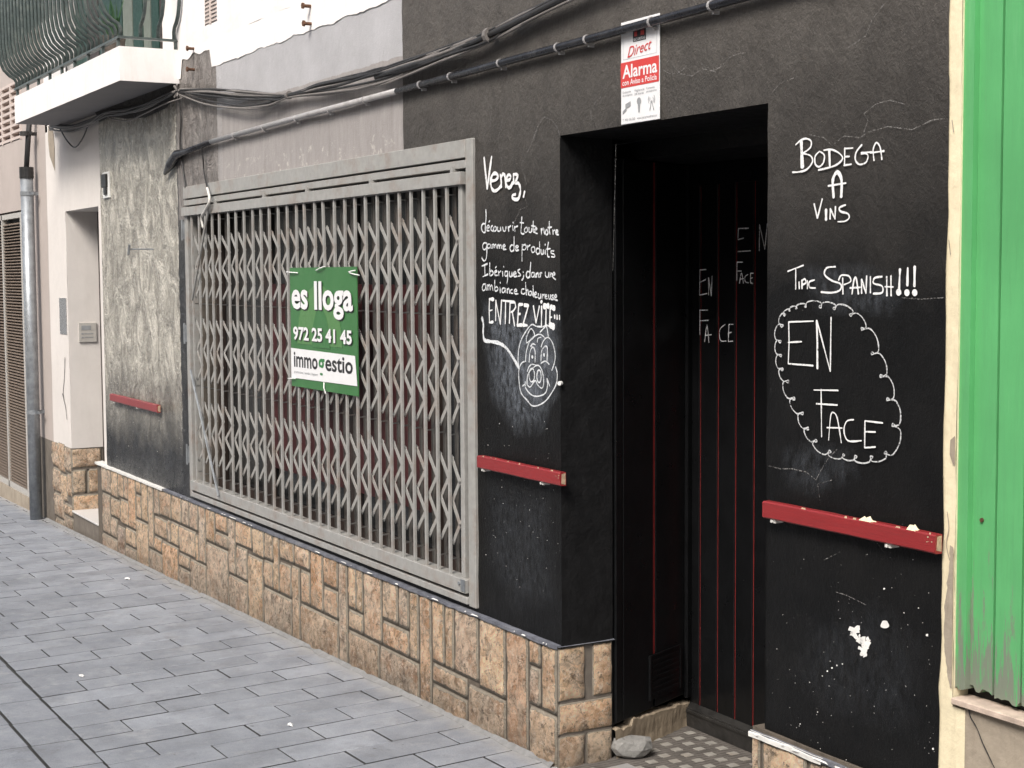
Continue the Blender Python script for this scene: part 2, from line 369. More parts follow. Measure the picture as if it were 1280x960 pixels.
# ================================================================== GROUND
PL = .40                 # top of the stone plinth
gb = MB()
for a, b_ in ((-1500, -12), (-12, 12), (12, 1500)):
    za = gz(max(-12, min(12, a))); zb = gz(max(-12, min(12, b_)))
    gb.quad((a, -1500, za-.02), (b_, -1500, zb-.02), (b_, 1500, zb-.02), (a, 1500, za-.02))
tag(gb.build('ground', MT['street']), None, None, None, 'structure')
pb = MB(); pb.quad((-9.6, -3.9, gz(-9.6)-.012), (2.2, -3.9, gz(2.2)-.012), (2.2, .3, gz(2.2)-.012), (-9.6, .3, gz(-9.6)-.012))
pav = pb.build('pavement', MT['bed']); tag(pav, None, None, None, 'structure')
def slab_mesh(name, L, Wd, skew, gap=.0032, h=.03):
    # parallelogram slab, corner at the origin, runs L along y (leaning by skew) and Wd along x
    bm = bmesh.new(); g = gap
    gx_ = g*1.35; P = [(gx_, g), (Wd-gx_, g), (Wd-gx_-skew*(L-g), L-g), (gx_-skew*(L-g), L-g)]
    lo = [bm.verts.new((x, y, -h+gz(x))) for x, y in P]; md = [bm.verts.new((x, y, -.0018+gz(x))) for x, y in P]
    cx = sum(p[0] for p in P)/4; cy = sum(p[1] for p in P)/4
    tp = [bm.verts.new((x+(.0022 if x < cx else -.0022), y+(.0022 if y < cy else -.0022), gz(x))) for x, y in P]
    bm.faces.new(tp)
    for i in range(4):
        j = (i+1) % 4; bm.faces.new((lo[i], lo[j], md[j], md[i])).material_index = 1; bm.faces.new((md[i], md[j], tp[j], tp[i]))
    me = bpy.data.meshes.new(name); bm.to_mesh(me); bm.free(); me.materials.append(MT['paver']); me.materials.append(MT['bed']); return me
PM = slab_mesh('paver', .37, .1745, .09)
cnt = 0
for k in range(-44, 40):
    for j in range(-1, 6):
        y = -1.25 + (j*.37 if k % 2 == 0 else j*.37-.185)
        if k % 2 and j == 0: y = -1.25-.185
        x = -1.911 + k*.1745 - .09*(y+.88)
        y += -.015*(x+1.2)
        if y > .02 or y < -1.25-.37+.01 or x < -9.3 or x > 1.6: continue
        me = PM
        if y < -1.35:                       # rows that start half-way are cut at the border course
            cut = -1.25-.015*(x+1.2) - y
            if cut > .33 or cut < .02: 
                if cut > .33: continue
            me = bpy.data.meshes.get('paver_half') or slab_mesh('paver_half', .185, .1745, .09); y += .185; x -= .09*.185
        o = link('paver', me, pav); o.location = (x, y, gz(x)+random.uniform(-.0015, .001)); o.rotation_euler = (random.uniform(-.002, .002), random.uniform(-.003, .003), 0); cnt += 1
TM = slab_mesh('border_tile', .172, .33, 0.0); TB = slab_mesh('street_tile', .33, .33, 0.0)
for k in range(-24, 9):
    x = -1.86+k*.33; 
    yb = -1.425-.010*(x+1.2)
    o = link('border_tile', TM, pav); o.location = (x, yb, gz(x)+.0005)
for k in range(-25, 12):
    for j in range(1, 8):
        x = -1.70+k*.33+(.16 if j % 2 else 0); yb = -1.43-.010*(x+1.2)-.33*j
        if not (-9.5 < x < 1.9): continue
        o = link('street_tile', TB, pav); o.location = (x, yb, gz(x)+random.uniform(-.001, .001))
# litter
def blob(mb, c, r, f, n=9, seed=0, squash=1.0):
    rnd = random.Random(seed); pts = []
    for i in range(n):
        a = 2*math.pi*i/n; q = r*rnd.uniform(.55, 1.2); pts.append(f(c[0]+q*math.cos(a), c[1]+q*math.sin(a)*squash))
    mb.quad(*pts)
for i, (px, py, r, lab) in enumerate([(160, 724, .028, 'crumpled white scrap of paper on the paving below the left end of the grille'), (102, 846, .022, 'small white scrap of paper on the paving near the border course'), (363, 907, .02, 'flat pale scrap on the grey paving in front of the plinth')]):
    c = on_g(px, py); r *= .8; mb = MB(); rnd = random.Random(i)
    ring = [(c.x+r*rnd.uniform(.5, 1.6)*math.cos(a), c.y+r*rnd.uniform(.4, 1)*math.sin(a)) for a in [k*math.pi/4 for k in range(8)]]
    top = Vector((c.x, c.y, gz(c.x)+.012))
    for k in range(8):
        a, b_ = ring[k], ring[(k+1) % 8]
        mb.quad((a[0], a[1], gz(a[0])+.002+.004*(k % 2)), (b_[0], b_[1], gz(b_[0])+.002+.004*((k+1) % 2)), top)
    tag(mb.build('paper_scrap', MT['litter']), lab, 'litter')
# cement fillet along the foot of the wall
mb = MB(); xs = [-7.2+i*.08 for i in range(91)]
pr = [(x, -.022-.03*(.5+.7*noise.noise(Vector((x*6, 0, 0))))) for x in xs]
for (a, ya), (b_, yb) in zip(pr, pr[1:]):
    if b_ > .01: break
    mb.quad((a, ya, gz(a)+.001), (b_, yb, gz(b_)+.001), (b_, -.02, gz(b_)+.016), (a, -.02, gz(a)+.016))
fil = mb.build('mortar_fillet', simple('fillet_mortar', (.205, .205, .205), .9, var=.2, scale=30, bump=.5, bscale=90)); fil.parent = pav
# ================================================================== STONES
STONE_N = 0
def stone(parent, o, u, wd, z0, z1, nrm, color, rim=.018, bulge=.010, base=.0, flat=False, trap=(0, 0)):
    """block on a wall: origin o (x,y), u = unit vector along the wall, nrm = outward normal"""
    g = .0022; a0, a1, b0, b1 = g, wd-g, z0+g, z1-g
    if a1-a0 < .012: return
    rm = min(rim, (a1-a0)*.22, (b1-b0)*.25)
    nx = 2+max(3, min(7, int((a1-a0)/.022))); nz = 2+max(3, min(9, int((b1-b0)/.026)))
    us = [a0, a0+rm]+[a0+rm+(a1-a0-2*rm)*i/(nx-2) for i in range(1, nx-2)]+[a1-rm, a1]
    vs = [b0, b0+rm]+[b0+rm+(b1-b0-2*rm)*i/(nz-2) for i in range(1, nz-2)]+[b1-rm, b1]
    V = []; F = []; A = []
    H = len(vs)
    for i, a in enumerate(us):
        for j, b_ in enumerate(vs):
            inn = 0 < i < len(us)-1 and 0 < j < H-1
            deep = 1 < i < len(us)-2 and 1 < j < H-2
            d = base+(.0025 if inn else 0)
            q_ = Vector((o[0]*7+a*26, 3.3, b_*26)); 
            if inn: d += bulge*(.75+.9*noise.noise(q_)+.5*noise.noise(q_*2.3)+.25*random.random())*(1.0 if deep else .5)*(.3 if flat else 1)
            t = (b_-z0)/(z1-z0)
            p = Vector((o[0], o[1], 0))+u*(a+(0 if not inn else random.uniform(-.003, .003)))+nrm*d; V.append((p.x, p.y, b_+(0 if not inn else random.uniform(-.003, .003)))); A.append(1.0 if inn else -.32)
    for i in range(len(us)-1):
        for j in range(H-1): a = i*H+j; F.append((a, a+H, a+H+1, a+1))
    # side walls back to the bed
    ring = [i*H for i in range(len(us))]+[(len(us)-1)*H+j for j in range(1, H)]+[i*H+H-1 for i in range(len(us)-2, -1, -1)]+[j for j in range(H-2, 0, -1)]
    n0 = len(V)
    for r in ring: p = Vector(V[r])-nrm*.003; V.append(tuple(p)); A.append(-1.0)
    for k in range(len(ring)): k2 = (k+1) % len(ring); F.append((ring[k2], ring[k], n0+k, n0+k2))
    cx = sum(v[0] for v in V)/len(V); cy = sum(v[1] for v in V)/len(V); cz = (z0+z1)/2
    me = bpy.data.meshes.new('stone'); me.from_pydata([(v[0]-cx, v[1]-cy, v[2]-cz) for v in V], [], F)
    at = me.attributes.new('face_zone', 'FLOAT', 'POINT'); at.data.foreach_set('value', A)
    me.materials.append(MT['stone']); me.polygons.foreach_set('use_smooth', [True]*len(me.polygons))
    o2 = link('stone', me, parent, (cx, cy, cz)); o2.color = (*color, 1)
    return o2
TAN, ORG, CRM, GRY, BRN, PUR, LGR = (.40, .31, .20), (.42, .25, .13), (.58, .45, .29), (.20, .18, .15), (.26, .19, .12), (.13, .11, .11), (.30, .28, .24)
# ================================================================== SHOP BUILDING
shop = thing('shop_building', 'black painted shop facade with chalk lettering, deep doorway and stone plinth', 'building', (0, 0, 0))
XL, XR, TOP = -5.54, 1.679, 6.2
DX0, DX1, DZ = .020, 1.050, 2.034
WX0, WX1, WZ0, WZ1 = -3.775, -.60, .42, 2.03
def jitter(x, z, l, r):
    if r: return x+.006*noise.noise(Vector((0, 0, z*22)))+.003*noise.noise(Vector((4, 0, z*70))), z
    if l and z > .45: return x+.004*noise.noise(Vector((9, 0, z*20))), z
    return x, z
mb = MB()
grid_wall(mb, (XL, XR), (.385, 3.0), 0, [(WX0, WX1, WZ0, WZ1), (DX0, DX1, .0, DZ), (XL-.1, -3.925, 2.63, 3.1)], .0022, jit=jitter)
# thickness: doorway returns to depth .19, window returns to .16
mb.quad((-1.12, .001, 3.0), (XR, .001, 3.0), (XR, .001, TOP), (-1.12, .001, TOP))
mb.box((XL, .02, .386), (WX0, .3, 2.61)); mb.box((WX1, .02, .386), (DX0-.02, .19, 2.99)); mb.box((DX1+.02, .02, .386), (XR-.01, .19, 2.99))
mb.box((WX0, .02, WZ1+.004), (WX1, .3, 2.99)); mb.box((DX0-.02, .02, DZ+.02), (DX1+.02, .3, 2.99))
mb.box((-1.11, .02, 3.0), (XR-.01, .3, TOP)); 
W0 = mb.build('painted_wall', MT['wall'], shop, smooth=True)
# doorway recess lined in black
mb = MB()
JY = .195
def jamb(xa, sgn):
    ys = [0, .06, .13, JY]; zs = [.40+i*(DZ-.40)/24 for i in range(25)]
    n0 = len(mb.v)
    for y in ys:
        for z in zs: mb.v.append((xa+.0025*noise.noise(Vector((y*30, 2, z*9))) if 0 < y else xa, y, z))
    for i in range(3):
        for j in range(24):
            a = n0+i*25+j; mb.f.append((a, a+25, a+26, a+1)); mb.mi.append(0)
jamb(DX0, 1); jamb(DX1, -1)
mb.quad((DX0, 0, DZ), (DX1, 0, DZ), (DX1, .33, DZ-.004), (DX0, .33, DZ-.004))
mb.quad((-.45, .195, DZ-.002), (DX0, .195, DZ-.002), (DX0, .33, DZ-.002), (-.45, .33, DZ-.002)); mb.box((-.5, .71, -.1), (1.4, .80, 2.3)); mb.box((-.6, .2, -.1), (-.45, .8, 2.3)); mb.box((-.45, .196, .0), (DX0-.010, .204, 2.3))
mb.quad((-.45, .33, DZ-.004), (1.3, .33, DZ-.004), (1.3, .33, 1.975), (-.45, .33, 1.975))
mb.quad((-.45, .33, 1.975), (1.3, .33, 1.975), (1.3, .71, 1.975), (-.45, .71, 1.975))
mb.box((1.052, .196, -.02), (1.3, .70, 1.976))
mb.build('door_recess', MT['blackjamb'], shop, smooth=False)
# doorway floor and step tiles
fl = MB(); fl.box((-.30, .0, -.06), (1.3, .72, .0)); fl.quad((DX0-.01, -.02, .0), (DX1, -.02, .0), (DX1, .0, .0), (DX0-.01, .0, .0))
flo = fl.build('tiled_floor', MT['tiledark'], shop)
mm = MB(); mm.box((-.0155, -.0165, 0), (.0155, .0165, .003)); msq = mm.build('pale_tile_square', MT['tilewhite'], flo, bevel=.0006); sqmesh = msq.data; bpy.data.objects.remove(msq)
for j in range(-1, 9):
    for i in range(-6, 17):
        y = .582-.0715*j - .013*0; x = -.141+.065*i+(.0325 if j % 2 else 0)+.0*j; y -= .05*(x+.14)
        xl = -.01-.17*max(0, y-.2)/.45 if y > .2 else .045
        if x < xl+.02 or x > (1.03 if y < .2 else 1.04) or y > .62 or y < .0: continue
        if (x-.02)**2+(y-.235)**2 < .007: continue
        o = link('pale_tile_square', sqmesh, flo); o.location = (x, y, .0); o.rotation_euler = (0, 0, random.uniform(-.05, .05))
# fine dark ribs between the pale squares (embossed tile)
rb = MB()
for i in range(64):
    x = -.18+i*.02
    y1 = .62; rb.box((x-.002, .0, .0002), (x+.002, y1, .0016))
rr = rb.build('tile_ribbing', MT['tiledark'], flo); rr['kind'] = 'stuff'
# side panel of the recess, slightly splayed, with one red bead
PA, PB = Vector((DX0-.004, JY, 0)), Vector((-.185, .65, 0)); pu = (PB-PA).normalized(); pn = Vector((pu.y, -pu.x, 0))
sp = MB()
def panbox(mb, u0, u1, d0, d1, z0, z1):
    c = [PA+pu*u0+pn*d0, PA+pu*u1+pn*d0, PA+pu*u1+pn*d1, PA+pu*u0+pn*d1]
    n = len(mb.v); mb.v += [(p.x, p.y, z0) for p in c]+[(p.x, p.y, z1) for p in c]
    for f in ((0, 1, 2, 3), (7, 6, 5, 4), (0, 4, 5, 1), (1, 5, 6, 2), (2, 6, 7, 3), (3, 7, 4, 0)): mb.f.append(tuple(n+i for i in f)); mb.mi.append(mb.cur)
Lp = (PB-PA).length
side = MB(); panbox(side, 0, Lp, -.03, 0, .11, 1.976); side_o = side.build('side_panel', MT['blackpaint'], shop)
for a, b_ in ((.012, .055), (.058, .245), (.262, Lp-.045)):
    k = MB(); panbox(k, a, b_, 0, .009, .115, 1.97); k.build('plank', MT['blackpaint'], side_o, bevel=.002)
k = MB(); panbox(k, .2475, .2595, 0, .006, .30, 1.97); k.build('red_bead', MT['redline'], side_o)
k = MB(); panbox(k, Lp-.04, Lp, 0, .02, .10, 1.97); k.build('door_post', MT['blackpaint'], side_o, bevel=.003)
k = MB()
panbox(k, .215, .425, .009, .014, .145, .30)
for i in range(7): panbox(k, .23, .41, .014, .0155, .158+i*.019, .158+i*.019+.009)
panbox(k, .215, .225, .014, .017, .145, .295); panbox(k, .415, .425, .014, .017, .145, .295); panbox(k, .215, .425, .014, .017, .2955, .302)
k.build('vent_cover', MT['blackpaint'], side_o)
# cement skirting below the panel: broken mortar
sk = MB(); n = 40; rows = []
for i in range(n+1):
    u = Lp*i/n; h = .115-.035*i/n+.010*noise.noise(Vector((i*.35, 0, 0)))+.005*noise.noise(Vector((i*1.1, 4, 0)))-(.018 if i < 9 else 0)
    d = .014+.002*noise.noise(Vector((i*.25, 5, 0)))
    rows.append([(d+.004, -.01), (d+.002*noise.noise(Vector((i*.5, 9, 1))), h*.35), (d+.002*noise.noise(Vector((i*.6, 9, 2))), h*.7), (d-.001, h-.004), (d-.006, h), (-.02, h+.002)])
    rows[-1] = [tuple(PA+pu*u+pn*a)[:2]+(z,) for a, z in rows[-1]]
for r0, r1 in zip(rows, rows[1:]):
    for j in range(5): sk.quad(r0[j], r1[j], r1[j+1], r0[j+1])
sk.build('cement_skirting', plaster('patched_cement', (.32, .26, .19), stain=(.2, .14, .09), sa=.6, scale=18, var=.2, bump=.6), shop)
# plank door
door = MB(); door.box((-.185, .66, .0), (1.2, .70, 1.975)); door_o = door.build('door', MT['blackpaint'], shop); door_o['label'] = 'black plank door with thin red beads and chalk words'
xb = [-.180, -.119, -.018, .080, .178, .276, .374, .472, .570, .668, .766]
for a, b_ in zip(xb, xb[1:]):
    k = MB(); k.box((a+.004, .65, .05), (b_-.004, .662, 1.90)); k.build('plank', MT['blackpaint'], door_o, bevel=.0015)
for x in xb[1:]:
    k = MB(); k.box((x-.003, .655, .05), (x+.003, .6595, 1.90)); k.build('red_bead', MT['redline'], door_o)
k = MB(); k.box((-.185, .645, 1.90), (1.2, .70, 1.976)); k.build('door_head', MT['blackpaint'], door_o, bevel=.003)
k = MB(); k.box((-.18, .622, .002), (1.2, .66, .066)); k.quad((-.18, .618, .060), (1.2, .618, .060), (1.2, .649, .080), (-.18, .649, .080)); k.box((-.18, .618, .052), (1.2, .66, .0605)); k.build('weather_bar', simple('worn_black_wood', (.02, .019, .018), .5, var=.5, scale=20, grime=.6, gcol=(.12, .11, .10)), door_o)
for z in (.16, 1.06, 1.80):
    k = MB(); k.box((-.20, .638, z), (-.165, .652, z+.13)); k.tube([(-.185, .635, z-.012), (-.185, .635, z+.142)], .0065, 8); k.build('hinge', MT['iron'], door_o)
# ------------------------------------------------------------------ plinth with stones
pl = MB(); Y0 = -.008
def plinth_block(mb, x0, x1):
    mb.box((x0, Y0, gz(x0)-.2), (x1, .185, PL-.004))
plinth_block(pl, -5.76, DX0-.012); plinth_block(pl, DX1-.04, XR-.01)
pl_o = pl.build('plinth', simple('dark_joint_mortar', (.11, .09, .07), .95, var=.3, scale=40), shop)  # dark brown mortar bed showing in the joints
Z1 = lambda ox, oy, s: (lambda x, y: (ox+x/s, oy+y/s))
segs = [
 (Z1(120, 570, 6.4), [(35,'T',275,112,GRY),(115,'T',308,165,TAN),(168,'T',302,214,BRN),(216,'T',325,252,GRY),(255,'T',555,305,ORG),(308,'T',290,352,TAN),(308,300,462,352,TAN),(355,'T',478,411,TAN),(414,'T',725,452,(.36,.30,.22)),(455,'T',445,495,GRY),(497,'T',465,590,BRN),
   (40,285,595,105,GRY),(108,322,470,182,TAN),(108,480,640,160,GRY),(40,605,'B',160,GRY),(185,335,505,252,TAN),(162,545,'B',222,PUR),(225,560,690,305,TAN),(225,705,'B',305,GRY),(308,497,'B',412,TAN),(415,735,'B',517,GRY),(455,470,618,556,BRN),(455,632,745,520,ORG),(559,505,650,583,LGR)]),
 (Z1(200, 600, 6.4), [(83,'T',325,160,TAN),(163,'T',345,220,LGR),(222,'T',390,298,LGR),(301,'T',640,352,LGR),(355,'T',470,427,TAN),(430,'T',392,532,ORG),(430,405,520,532,GRY),(537,'T',735,590,LGR),(72,322,488,134,TAN),(138,352,555,272,(.40,.32,.23)),(274,430,620,299,TAN),(5,478,'B',134,ORG),(138,572,675,225,BRN),(138,685,'B',225,GRY),(228,622,'B',352,GRY),(355,488,'B',532,GRY)]),
 (Z1(280, 640, 6.4), [(80,'T',250,212,(.5,.37,.24)),(214,'T',325,310,TAN),(312,'T',362,380,(.36,.30,.22)),(384,'T',595,426,TAN),(429,'T',375,546,TAN),(550,'T',415,677,(.46,.36,.26)),(82,258,490,170,LGR),(25,490,'B',170,GRY),(174,325,'B',298,TAN),(302,372,580,381,BRN),(429,388,628,520,(.34,.20,.10)),(302,590,'B',520,GRY),(524,418,'B',592,BRN)]),
 (Z1(360, 670, 6.4), [(84,262,515,162,(.48,.36,.24)),(168,'T',540,264,ORG),(268,'T',382,382,ORG),(268,392,590,384,(.5,.38,.27)),(84,532,'B',385,BRN),(388,'T','B',463,LGR),(466,'T',552,536,(.5,.36,.22)),(538,'T',582,592,TAN),(466,575,722,590,TAN),(466,742,'B',669,BRN)]),
 (Z1(440, 700, 5.333), [(66,'T',505,186,(.42,.33,.24)),(189,'T',382,294,(.44,.35,.25)),(296,'T',432,368,LGR),(189,395,565,368,ORG),(170,562,'B',427,GRY),(371,'T',655,432,TAN),(434,'T','B',518,(.46,.31,.19)),(521,'T',662,603,(.48,.35,.22)),(521,677,800,755,BRN),(521,815,'B',750,BRN)]),
 (Z1(540, 740, 5.333), [(73,'T',488,135,TAN),(137,'T',522,295,(.34,.28,.22)),(299,'T',612,472,CRM),(224,602,'B',476,(.24,.20,.15)),(478,'T','B',624,(.46,.27,.16))]),
 (Z1(630, 780, 5.333), [(150,'T',255,230,ORG),(150,267,515,231,(.38,.33,.28)),(233,'T',545,360,(.56,.43,.28)),(150,530,'B',361,(.40,.30,.2))])]
UX = Vector((1, 0, 0)); NY = Vector((0, -1, 0))
RECT = []
for f, L in segs:
    for xl, yt, yb, xr, c in L:
        # measure at the left edge on the plinth face
        def at(y, x=xl): return on_y(*f(x, y), Y0-.012)
        mid = (yt if yt != 'T' else yb if yb != 'B' else 500)
        x0 = at(mid).x
        z1 = PL-.004 if yt == 'T' else at(yt).z
        z0 = gz(x0)-.03 if yb == 'B' else at(yb).z
        # right edge at similar height
        y2 = mid+(xr-xl)*.40
        x1 = on_y(*f(xr, y2), Y0-.012).x
        x1 = min(x1, DX0-.010)
        jit = random.uniform(.75, 1.12)
        RECT.append([x0, x1, z0, z1, tuple(min(1, q*jit) for q in c), yb == 'B'])
def ov(a0, a1, b0, b1): return min(a1, b1)-max(a0, b0)
for A in RECT:      # neighbours share their joint
    best = None
    for B in RECT:
        if B is A or ov(A[2], A[3], B[2], B[3]) < .3*min(A[3]-A[2], B[3]-B[2]): continue
        d = B[0]-A[1]
        if -.03 < d < .09 and B[0] > A[0]+.03 and (best is None or abs(d) < abs(best)): best = d
    if best is not None: A[1] += best
for A in RECT:
    if A[5]: continue
    best = None
    for B in RECT:
        if B is A or ov(A[0], A[1], B[0], B[1]) < .3*min(A[1]-A[0], B[1]-B[0]): continue
        d = B[3]-A[2]
        if -.04 < d < .03 and B[3] < A[3]-.03 and (best is None or abs(d) < abs(best)): best = d
    if best is not None: A[2] += best
for x0, x1, z0, z1, c, _b in RECT:
    stone(pl_o, (x0, Y0), UX, x1-x0, z0, z1, NY, c, bulge=.009, base=.0022)
# door return stones (face looks along +X)
XJ = DX0-.004
def yj(px, py): return on_x(px, py, XJ+.012).y
ys = [-.016, yj(734, 850), yj(742, 850), yj(768, 850)]
NX = Vector((1, 0, 0)); UY = Vector((0, 1, 0))
ret = MB(); ret.box((DX0-.10, -.004, -.1), (XJ, .195, PL-.006)); ret_o = ret.build('plinth_return', MT['greycement'], shop)
zj = on_x(703, 879, XJ+.01).z; zk = on_x(703, 921, XJ+.01).z
for a, b_, z0, z1, c in ((ys[0], ys[1], zj, PL-.004, CRM), (ys[2], ys[3], zj, PL-.004, (.60, .48, .33)), (ys[0], ys[3], zk, zj-.004, (.55, .40, .25)), (ys[0], .09, -.03, zk-.002, (.50, .42, .31)), (.092, ys[3], -.03, zk-.002, (.48, .41, .31))):
    stone(ret_o, (XJ, a), UY, b_-a, z0, z1, NX, c, bulge=.008, rim=.007)
# right part of the plinth
for a, b_, c in ((1.012, 1.048, (.5, .43, .32)), (1.050, 1.235, CRM), (1.237, 1.33, TAN), (1.332, 1.5, CRM), (1.502, 1.668, TAN)):
    stone(pl_o, (a, Y0), UX, b_-a, .0, .378, NY, c, bulge=.009, base=.0022)
# painted ledge on top of the plinth
def ledge(mb, x0, x1, yf, yb, z, skip=0):
    rq = random.Random(17)
    xs = [x0+(x1-x0)*i/max(1, int((x1-x0)/.04)) for i in range(max(1, int((x1-x0)/.04))+1)]
    for a, b_ in zip(xs, xs[1:]):
        if rq.random() < skip: continue
        fa = yf+.006*noise.noise(Vector((a*25, 0, 3))); fb = yf+.006*noise.noise(Vector((b_*25, 0, 3)))
        za = z+.003*noise.noise(Vector((a*14, 2, 3))); zb = z+.003*noise.noise(Vector((b_*14, 2, 3)))
        mb.quad((a, fa, za-.012), (b_, fb, zb-.012), (b_, fb, zb), (a, fa, za)); mb.quad((a, fa, za), (b_, fb, zb), (b_, yb, zb+.004), (a, yb, za+.004))
k = MB(); ledge(k, DX1-.04, XR-.01, -.019, .03, .386); k.build('ledge', MT['slate'], shop)
k = MB(); ledge(k, DX1-.04, XR-.01, -.0215, -.0155, .383, .25); k.build('white_ledge_edge', MT['whitepaint'], shop)
k = MB(); ledge(k, -4.28, DX0-.002, -.019, .05, .402); k.quad((DX0-.02, -.018, .402), (DX0+.008, -.018, .4), (DX0+.008, .2, .4), (DX0-.02, .2, .406)); k.build('ledge', MT['slate'], shop, smooth=False)
k = MB(); ledge(k, -5.77, -4.28, -.024, .03, .402)
k.build('white_ledge', MT['whitepaint'], shop)
# chips of light paint along the ledge edge
k = MB(); rnd = random.Random(3)
for i in range(60):
    x = rnd.uniform(-4.2, 1.6)
    if 0 < x < 1.02: continue
    L = rnd.choice((.008, .012, .03, .06)); zz = .4005 if x < 1 else .3845
    if x < 1 and rnd.random() < .3: continue
    k.quad((x, -.0265, zz-rnd.uniform(.0, .003)), (x+L, -.0265, zz-rnd.uniform(-.001, .003)), (x+L*.8, -.0240, zz+.001), (x+L*.2, -.0240, zz+.0012))
k.build('paint_chips', MT['whitepaint'], shop)['kind'] = 'stuff'
# ------------------------------------------------------------------ window behind the grille
win = MB(); win.box((WX0, .05, WZ0-.02), (WX0+.02, .3, WZ1)); win.box((WX1-.02, .05, WZ0-.02), (WX1, .3, WZ1)); win.box((WX0, .03, WZ0-.03), (WX1, .3, WZ0)); win.box((WX0, .29, WZ0), (WX1, .3, WZ1))
win_o = win.build('window', MT['greycement'], shop)
k = MB(); k.box((WX0+.02, .17, WZ0), (WX1-.02, .175, WZ1)); k.build('pane', MT['glass'], win_o)
for x in (-3.72, -3.0, -1.96, -1.15, -.66):
    k = MB(); k.box((x-.03, .14, WZ0), (x+.03, .168, WZ1)); k.build('frame', MT['winframe'], win_o)
for a, b_, z0, z1 in ((-2.95, -2.02, .66, 1.56), (-1.90, -1.22, .66, 1.56)):
    k = MB(); k.box((a, .135, z0), (b_, .155, z1)); k.build('red_board', MT['redboard'], win_o)
k = MB(); k.box((WX0+.03, .13, WZ0), (WX1-.03, .165, WZ0+.09)); k.build('bottom_rail', MT['winframe'], win_o)
# ================================================================== CHALK
def ribbon(mb, pts, wd, n, wfun=None):
    P = [Vector(p) for p in pts]; L = []
    for i, p in enumerate(P):
        d = (P[min(i+1, len(P)-1)]-P[max(i-1, 0)]); 
        if d.length < 1e-9: d = Vector((1, 0, 0))
        d.normalize(); s = d.cross(n).normalized()
        w2 = wd/2*(1+.5*noise.noise(p*45)+.25*noise.noise(p*160))
        L.append((p+s*w2, p-s*w2))
    e0 = (P[0]-P[1]).normalized()*wd*.35 if len(P) > 1 else Vector(); e1 = (P[-1]-P[-2]).normalized()*wd*.35
    n0 = len(mb.v)
    for a, b_ in L: mb.v += [tuple(a), tuple(b_)]
    for i in range(len(L)-1):
        a = n0+2*i; mb.f.append((a, a+1, a+3, a+2)); mb.mi.append(mb.cur)
    mb.quad(L[0][0], (P[0]+e0)+(L[0][0]-P[0])*.5, (P[0]+e0)+(L[0][1]-P[0])*.5, L[0][1])
    mb.quad(L[-1][1], (P[-1]+e1)+(L[-1][1]-P[-1])*.5, (P[-1]+e1)+(L[-1][0]-P[-1])*.5, L[-1][0])
LAY = [0]
def strokes(mb, f, data, wd, y=-.0035, sm=True, n=5):
    for st in data:
        LAY[0] = (LAY[0]+1) % 12
        wl = wd*.80; pts = list(st)
        if isinstance(pts[0], (int, float)): wl = pts.pop(0)*wd
        if sm and len(pts) > 2: pts = [tuple(v)[:2] for v in catmull([(p[0], p[1], 0) for p in pts], n)]
        P = [on_y(*f(px, py), y-.00008*LAY[0]) for px, py in pts]
        if len(P) == 2: P = [P[0], P[0].lerp(P[1], .33), P[0].lerp(P[1], .66), P[1]]
        ribbon(mb, P, wl, Vector((0, 1, 0)))
def S_(txt):   # "x,y x,y x,y; x,y x,y" -> strokes ; a leading * number scales the width
    out = []
    for s in txt.split(';'):
        s = s.split()
        if not s: continue
        st = []
        if s[0][0] == '*': st.append(float(s[0][1:])); s = s[1:]
        st += [tuple(float(q) for q in p.split(',')) for p in s]
        if len([q for q in st if isinstance(q, tuple)]) > 1: out.append(st)
    return out
fV = Z1(595, 180, 8.727); fD = Z1(595, 265, 8.727); fE = Z1(595, 350, 10.667); fP = Z1(595, 385, 7.385)
fB = Z1(975, 160, 7.385); fS = Z1(965, 320, 6.0); fC = Z1(965, 440, 6.0); fR = Z1(860, 260, 5.053)
k = MB()
strokes(k, fV, S_("88,150 105,320 122,485;122,485 145,320 170,140;165,400 210,395 238,360 225,325 190,325 165,370 160,430 175,490 205,512 245,490 275,450;265,335 275,400 275,470;270,380 290,330 312,340 320,400 325,470;335,400 370,385 378,350 355,335 335,370 330,420 345,470 375,470 400,420;408,335 412,430;408,330 455,340 432,420 465,430 485,500 465,590 430,605 400,590 400,560 430,550;530,520 518,575"), .0135)
k.build('chalk_word', MT['chalkpen'], shop)['label'] = 'chalk word Venez, with a comma'
k = MB()
strokes(k, fD, S_("108,-25 110,60 103,130 100,225;103,130 75,130 60,160 65,200 85,225 103,215;120,180 145,165 135,145 118,165 120,200 145,205;150,95 140,110;180,150 165,165 165,195 190,210;200,160 188,190 205,210 222,190 215,160 200,160;235,165 238,205 262,205 268,165 272,205;290,165 300,205 320,205 328,160;350,160 358,210;355,170 380,150;400,150 405,200;404,112 406,120;420,155 425,210;422,165 455,155;500,55 495,150 490,220 510,240 525,235;480,115 520,120;545,165 528,195 540,225 562,205 555,170 545,165;578,170 580,215 600,220 608,175 610,215;625,100 622,170 628,215 640,220;605,150 650,158;635,195 665,190 655,170 642,190 645,225 670,235;712,180 715,245;714,200 735,180 742,205 748,240;765,195 755,225 768,250 785,230 778,200 765,195;800,105 800,200 808,240;785,170 825,165;838,195 842,245;840,210 862,195;868,220 892,215 882,195 868,215 875,240 900,248"), .0064)
